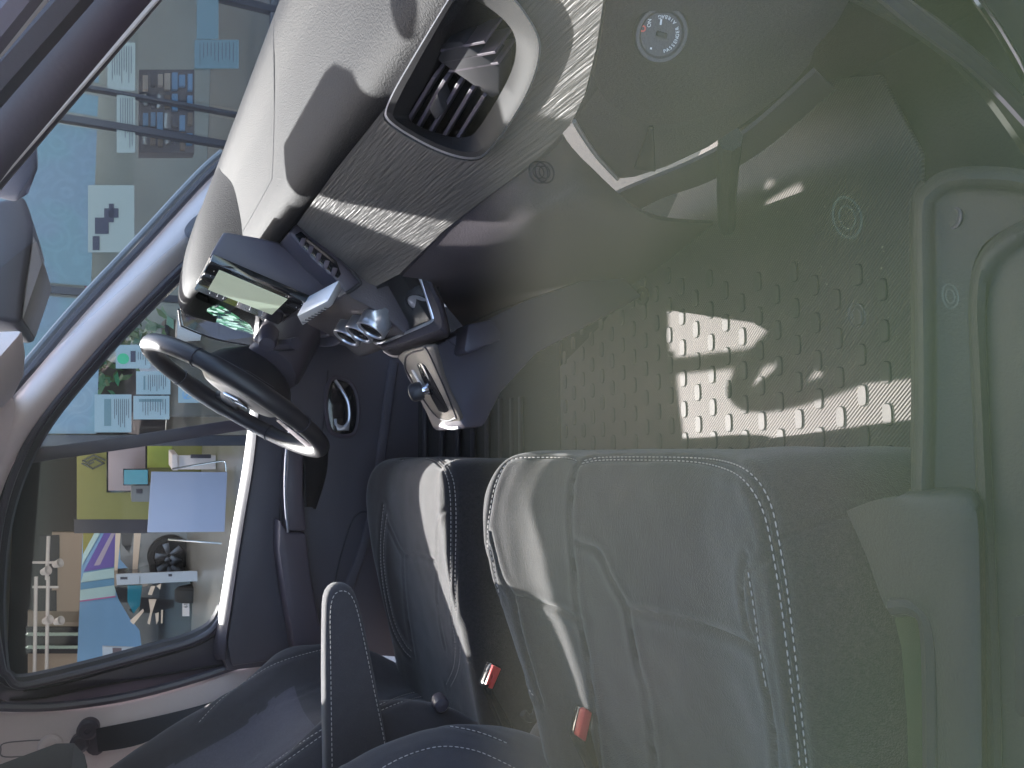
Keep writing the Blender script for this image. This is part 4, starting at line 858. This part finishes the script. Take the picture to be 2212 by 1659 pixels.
fpoly('stripe', [(880, 900), (695, 1250), (945, 1210), (975, 900)], 17.486, .005, 'b_purple', bn_)
fpoly('stripe', [(930, 920), (780, 1200), (830, 1196), (962, 920)], 17.482, .005, 'b_lilac', bn_)
fpoly('stripe', [(695, 1262), (672, 1340), (960, 1300), (960, 1218)], 17.484, .005, 'b_pale', bn_)
fpoly('stripe', [(672, 1345), (668, 1400), (960, 1360), (960, 1305)], 17.484, .005, 'b_mid', bn_)
fpoly('stripe', [(668, 1402), (662, 1490), (960, 1450), (960, 1362)], 17.484, .005, 'b_pale', bn_)
fpoly('stripe', [(662, 1490), (661, 1502), (960, 1462), (960, 1450)], 17.484, .005, mat('banner_pink', (.4, .12, .3), .6), bn_)
# display cars
MT['carpaint'] = mat('car_grey', (.16, .15, .155), .25, .4, coat=.6); MT['carblack'] = mat('car_black', (.012, .012, .016), .12, coat=.8); MT['tan'] = mat('window_trim', (.6, .45, .36), .3, .2)
MT['tyre'] = mat('tyre', (.015, .015, .017), .8); MT['cglass'] = mat('car_window', (.02, .022, .026), .05)
c1 = thing('car', 'grey display car with a dark alloy wheel behind the pale board', 'car', tuple(fp(-4, 15, 0)))
fpoly('body', [(985, 905), (1000, 1150), (1100, 1262), (1250, 1255), (1330, 1262), (1420, 1250), (1530, 1235), (1570, 1120), (1560, 905), (1200, 900)], 15.0, 1.5, 'carpaint', c1)
fpoly('side_window', [(1005, 905), (1010, 1020), (1075, 1100), (1115, 905)], 14.985, .02, 'cglass', c1)
for pl in ([(960, 905), (950, 1255), (975, 1255), (1005, 905)], [(1115, 905), (1100, 1255), (1140, 1255), (1175, 905)]): fpoly('pillar_strip', pl, 14.97, .02, 'tan', c1)
wcn = fpt(1405, 1115, 14.93); wh = lathe('wheel', wcn, -E2, [(.20, -.2), (.335, -.2), (.345, -.12), (.345, .0), (.32, .03), (.25, .035), (.235, .0), (.235, -.05), (0, -.05)], 'tyre', c1, 40)
bm = bmesh.new()
ux = R0; uz = V((0, 0, 1))
for k in range(5):
    a = 2*pi*k/5+.3; d = ux*cos(a)+uz*sin(a); s_ = ux*-sin(a)+uz*cos(a)
    a_slab(bm, [wcn+d*.03-s_*.03, wcn+d*.225-s_*.055, wcn+d*.225+s_*.055, wcn+d*.03+s_*.03], -E2*.02, 0, .004)
link('rim', bm, mat('alloy', (.10, .10, .115), .3, .7), wh)
c2 = thing('car', 'black display car seen from the front with bright headlights and a white plate', 'car', tuple(fp(-5, 13.5, 0)))
fpoly('body', [(1180, 1380), (1150, 1650), (1180, 1900), (1290, 1950), (1500, 1960), (1590, 1930), (1610, 1700), (1610, 1400), (1560, 1300), (1400, 1310)], 13.6, 1.5, 'carblack', c2)
fpoly('bonnet', [(950, 1370), (985, 1480), (1080, 1640), (1180, 1760), (1250, 1700), (1240, 1420), (1200, 1350)], 13.9, 1.2, 'carblack', c2)
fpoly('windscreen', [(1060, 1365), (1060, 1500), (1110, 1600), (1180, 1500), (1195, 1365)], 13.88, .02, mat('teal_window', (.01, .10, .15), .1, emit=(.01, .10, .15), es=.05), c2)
for pl in ([(1230, 1440), (1255, 1370), (1290, 1370), (1262, 1445)], [(1235, 1480), (1300, 1480), (1262, 1600), (1245, 1690), (1225, 1680), (1250, 1580)], [(1080, 1660), (1190, 1560), (1196, 1580), (1110, 1690)], [(1290, 1600), (1320, 1590), (1316, 1660), (1300, 1690)], [(1300, 1370), (1340, 1350), (1330, 1400)], [(1340, 1570), (1355, 1570), (1350, 1680), (1338, 1680)]):
    fpoly('headlight_trim', pl, 13.57, .02, 'tan', c2)
pt = fpoly('number_plate', [(1516, 1410), (1516, 1620), (1574, 1620), (1574, 1410)], 13.57, .02, 'white', c2)
text('lettering', '6110', fpt(1546, 1512, 13.56), .075, R0, (0, 0, 1), 'black', pt)
lathe('wheel', fpt(1600, 1410, 13.75), R0, [(.12, -.12), (.30, -.12), (.32, -.05), (.32, .08), (.28, .12), (0, .12)], 'tyre', c2, 28)
for nm_, lb_, pts_, D_, sc in (('sign_post', 'narrow grey price sign in front of the grey display car', [(965, 1272), (970, 1362), (1600, 1330), (1640, 1330), (1640, 1245), (1600, 1245)], 12.6, 0), ('sign_post', 'narrow white specification sign in front of the black display car', [(850, 1870), (855, 2030), (1020, 2035), (1340, 2040), (1560, 1980), (1560, 1900), (1100, 1880)], 12.2, 1)):
    t_ = thing(nm_, lb_, 'sign', tuple(fp(-4, D_, 0)))
    fpoly('panel', pts_, D_, .03, mat('sign_face', (.42, .42, .46), .5), t_)
    if sc: fpoly('photo_print', [(935, 1885), (940, 2010), (1015, 2000), (1010, 1885)], D_-.01, .008, mat('photo_dark', (.12, .07, .08), .5), t_); fpoly('print_block', [(1060, 1930), (1060, 1985), (1170, 1980), (1170, 1928)], D_-.01, .008, 's_dark', t_)
    else:
        for q in ((1000, 1295, 1060, 1315), (1160, 1290, 1165, 1350), (1400, 1270, 1430, 1290)): fpoly('print_block', [(q[0], q[1]), (q[0], q[3]), (q[2], q[3]), (q[2], q[1])], D_-.01, .008, 's_dark', t_)
# sheets stuck to the shop glass
MT['counter_b'] = mat('brown_box', (.14, .09, .06), .7); MT['sheet'] = mat('pale_cyan_sheet', (.22, .265, .265), .6); MT['sheetw'] = mat('off_white_sheet', (.30, .31, .26), .6); MT['teal'] = mat('teal_sheet', (.10, .15, .155), .6); MT['green'] = mat('green_print', (.04, .30, .14), .6)
def sheet(x0, y0, x1, y1, mt, label, D=FD-.03):
    o = fslab('window_poster', x0, y0, x1, y1, D, .004, mt, None, 0); return tag(o, label, 'poster', 'sheets stuck to the showroom glass')
p1 = sheet(250, 745, 325, 796, 'sheet', 'pale cyan sheet with a green disc on the showroom glass')
lathe('disc', fpt(268/.2599, 0, 1) if False else atf(266, 775, FD-.032), -E2, [(0, .001), (.045, .001), (.045, 0)], 'green', p1, 24); fslab('print_block', 282, 758, 293, 782, FD-.034, .003, 's_dark', p1, 0)
p2 = sheet(294, 802, 368, 852, 'sheet', 'plain pale cyan sheet left of the cyan sheet with green disc'); fslab('print_block', 310, 812, 314, 842, FD-.034, .003, 'teal', p2, 0)
p3 = sheet(204, 852, 284, 934, 'sheet', 'largest pale sheet high on the glass near the window bar'); fslab('print_block', 225, 862, 240, 920, FD-.034, .003, 'teal', p3, 0)
p4 = sheet(288, 855, 366, 906, 'sheet', 'pale cyan sheet low on the glass beside the window bar'); fslab('print_block', 300, 862, 350, 868, FD-.034, .003, 'teal', p4, 0)
p5 = sheet(385, 833, 438, 870, 'sheet', 'small pale sticker with a ring sign low on the showroom glass')
lathe('ring', atf(405, 852, FD-.032), -E2, [(.040, 0), (.040, .002), (.034, .002), (.034, 0)], 'b_mid', p5, 28)
bm = a_slab(bmesh.new(), [atf(x, y, FD-.034) for x, y in ((397, 861), (399, 862), (413, 844), (411, 842))], E2*.002); link('slash', bm, 'b_mid', p5)
p6 = sheet(232, 92, 292, 196, 'sheetw', 'cream sheet high behind the windscreen'); p7 = sheet(252, 205, 292, 330, 'sheetw', 'tall narrow cream sheet seen through the windscreen')
p8 = sheet(425, -40, 472, 84, 'teal', 'long teal sheet near the front of the dashboard'); p9 = sheet(420, 86, 516, 148, 'teal', 'square teal sheet just above the dashboard')
p10 = sheet(190, 400, 290, 545, 'sheetw', 'cream sheet with dark figures behind the windscreen')
for x0, y0, x1, y1 in ((225, 450, 256, 470), (205, 470, 235, 505), (235, 440, 246, 480), (200, 510, 215, 540)): fslab('dark_figure', x0, y0, x1, y1, FD-.036, .004, 's_dark', p10, 0)
def rows(parent, x0, y0, x1, y1, n, D=FD-.034, mt='s_dark'):
    bm = bmesh.new()
    for i in range(n):
        x = x0+(x1-x0)*(i+.5)/n; e = y0+(y1-y0)*random.uniform(.55, 1)
        a_slab(bm, fr(x-.55, y0, x+.55, e, D), E2*.002)
    o = link('text_rows', bm, mt, parent, False); o['kind'] = 'stuff'
rows(p1, 296, 760, 322, 790, 5); rows(p2, 318, 810, 360, 846, 9); rows(p3, 245, 862, 280, 925, 8); rows(p4, 306, 862, 360, 898, 10); rows(p5, 420, 838, 434, 866, 3); rows(p6, 240, 100, 286, 188, 9); rows(p7, 258, 212, 288, 320, 6); rows(p9, 428, 92, 508, 142, 10)
rk = thing('display_rack', 'tall rack of small dark and pale boxes inside the showroom window', 'rack', tuple(fp(2.9, 9.2, 0)))
fslab('frame', 300, 150, 420, 330, 9.4, .25, 's_dark', rk)
for i in range(7):
    for j in range(4):
        x = 306+i*16; y = 156+j*43
        fslab('packed_box', x+random.uniform(0, 4), y+random.uniform(0, 8), x+14, y+random.uniform(24, 40), 9.36-random.uniform(0, .05), .12, random.choice(['s_cream', 'b_mid', 'carpaint', 's_dark', 'counter_b']), rk, .003)
# things inside behind the clear glass
cd_ = thing('counter', 'dark wooden counter standing behind the poster window', 'counter', tuple(fp(.5, 8.6, 0)))
fslab('front', 365, 690, 560, 900, 8.6, .5, mat('counter_wood', (.10, .07, .05), .5, var=.3, vscale=6), cd_); fslab('top', 356, 690, 365, 905, 8.55, .6, 's_dark', cd_)
pk = thing('plant', 'small green leafed plant with pink flowers behind the showroom glass', 'plant', tuple(fp(1.3, 7.9, .9)))
MT['leaf'] = mat('leaf', (.05, .14, .04), .6); MT['pink'] = mat('petal', (.5, .16, .30), .6)
bl_, bf_ = bmesh.new(), bmesh.new(); c = atf(235, 640, 8.0)
for i in range(160):
    p = c+V((random.gauss(0, .10), random.gauss(0, .06), random.gauss(-.05, .12))); d = V((random.uniform(-1, 1), random.uniform(-1, 1), random.uniform(-.3, 1))).normalized(); s_ = d.orthogonal().normalized()*.02
    a_slab(bl_ if random.random() < .6 else bf_, [p-s_, p+d*.05, p+s_, p-d*.02], d.cross(s_).normalized()*.002)
link('foliage', bl_, 'leaf', pk, False); link('flower', bf_, 'pink', pk, False)
lathe('pot', c-V((0, 0, .30)), (0, 0, 1), [(0, 0), (.07, 0), (.09, .14), (.075, .14), (0, .12)], 'white', pk, 20)

def leafy(label, x, y, D, n, sp, mts, sz=.07):
    t = thing('plant', label, 'plant', tuple(atf(x, y, D)-V((0, 0, .6)))); c = atf(x, y, D); b = [bmesh.new() for _ in mts]
    for i in range(n):
        p = c+V((random.gauss(0, sp), random.gauss(0, sp*.5), random.gauss(0, sp*1.2))); d = V((random.uniform(-1, 1), random.uniform(-1, 1), random.uniform(-.2, 1))).normalized(); q = d.orthogonal().normalized()*sz*.28
        k = random.randrange(len(mts)); a_slab(b[k], [p-q*.3, p+d*sz*.5-q, p+d*sz, p+d*sz*.5+q], d.cross(q).normalized()*.002)
    for bm, mt in zip(b, mts): link('foliage', bm, mt, t, False)
    lathe('pot', c-V((0, 0, sp*2.6+.25)), (0, 0, 1), [(0, 0), (.10, 0), (.13, .22), (.11, .22), (0, .2)], 'white', t, 20)
MT['leaf2'] = mat('pale_leaf', (.22, .34, .24), .5)
leafy('broad leafed green plant beside the cyan sheet on the glass', 290, 705, 8.3, 90, .13, ['leaf', 'leaf2'], .16)
leafy('small leafy plant above the largest pale sheet', 212, 800, 8.1, 90, .12, ['leaf', 'green'], .12)

bm = bmesh.new()
for i in range(260):
    p = at(random.uniform(1200, 1960), random.uniform(420, 985), Z=mz+.0005); q = random.uniform(.0006, .0017)
    v = [bm.verts.new(p+V((random.uniform(-q, q), random.uniform(-q, q), random.uniform(0, q)))) for _ in range(4)]
    for f in ((0, 1, 2), (0, 2, 3), (0, 3, 1), (1, 3, 2)): bm.faces.new([v[k] for k in f])
grit = link('grit', bm, mat('grit', (.25, .22, .18), .9), None, False); grit['kind'] = 'stuff'
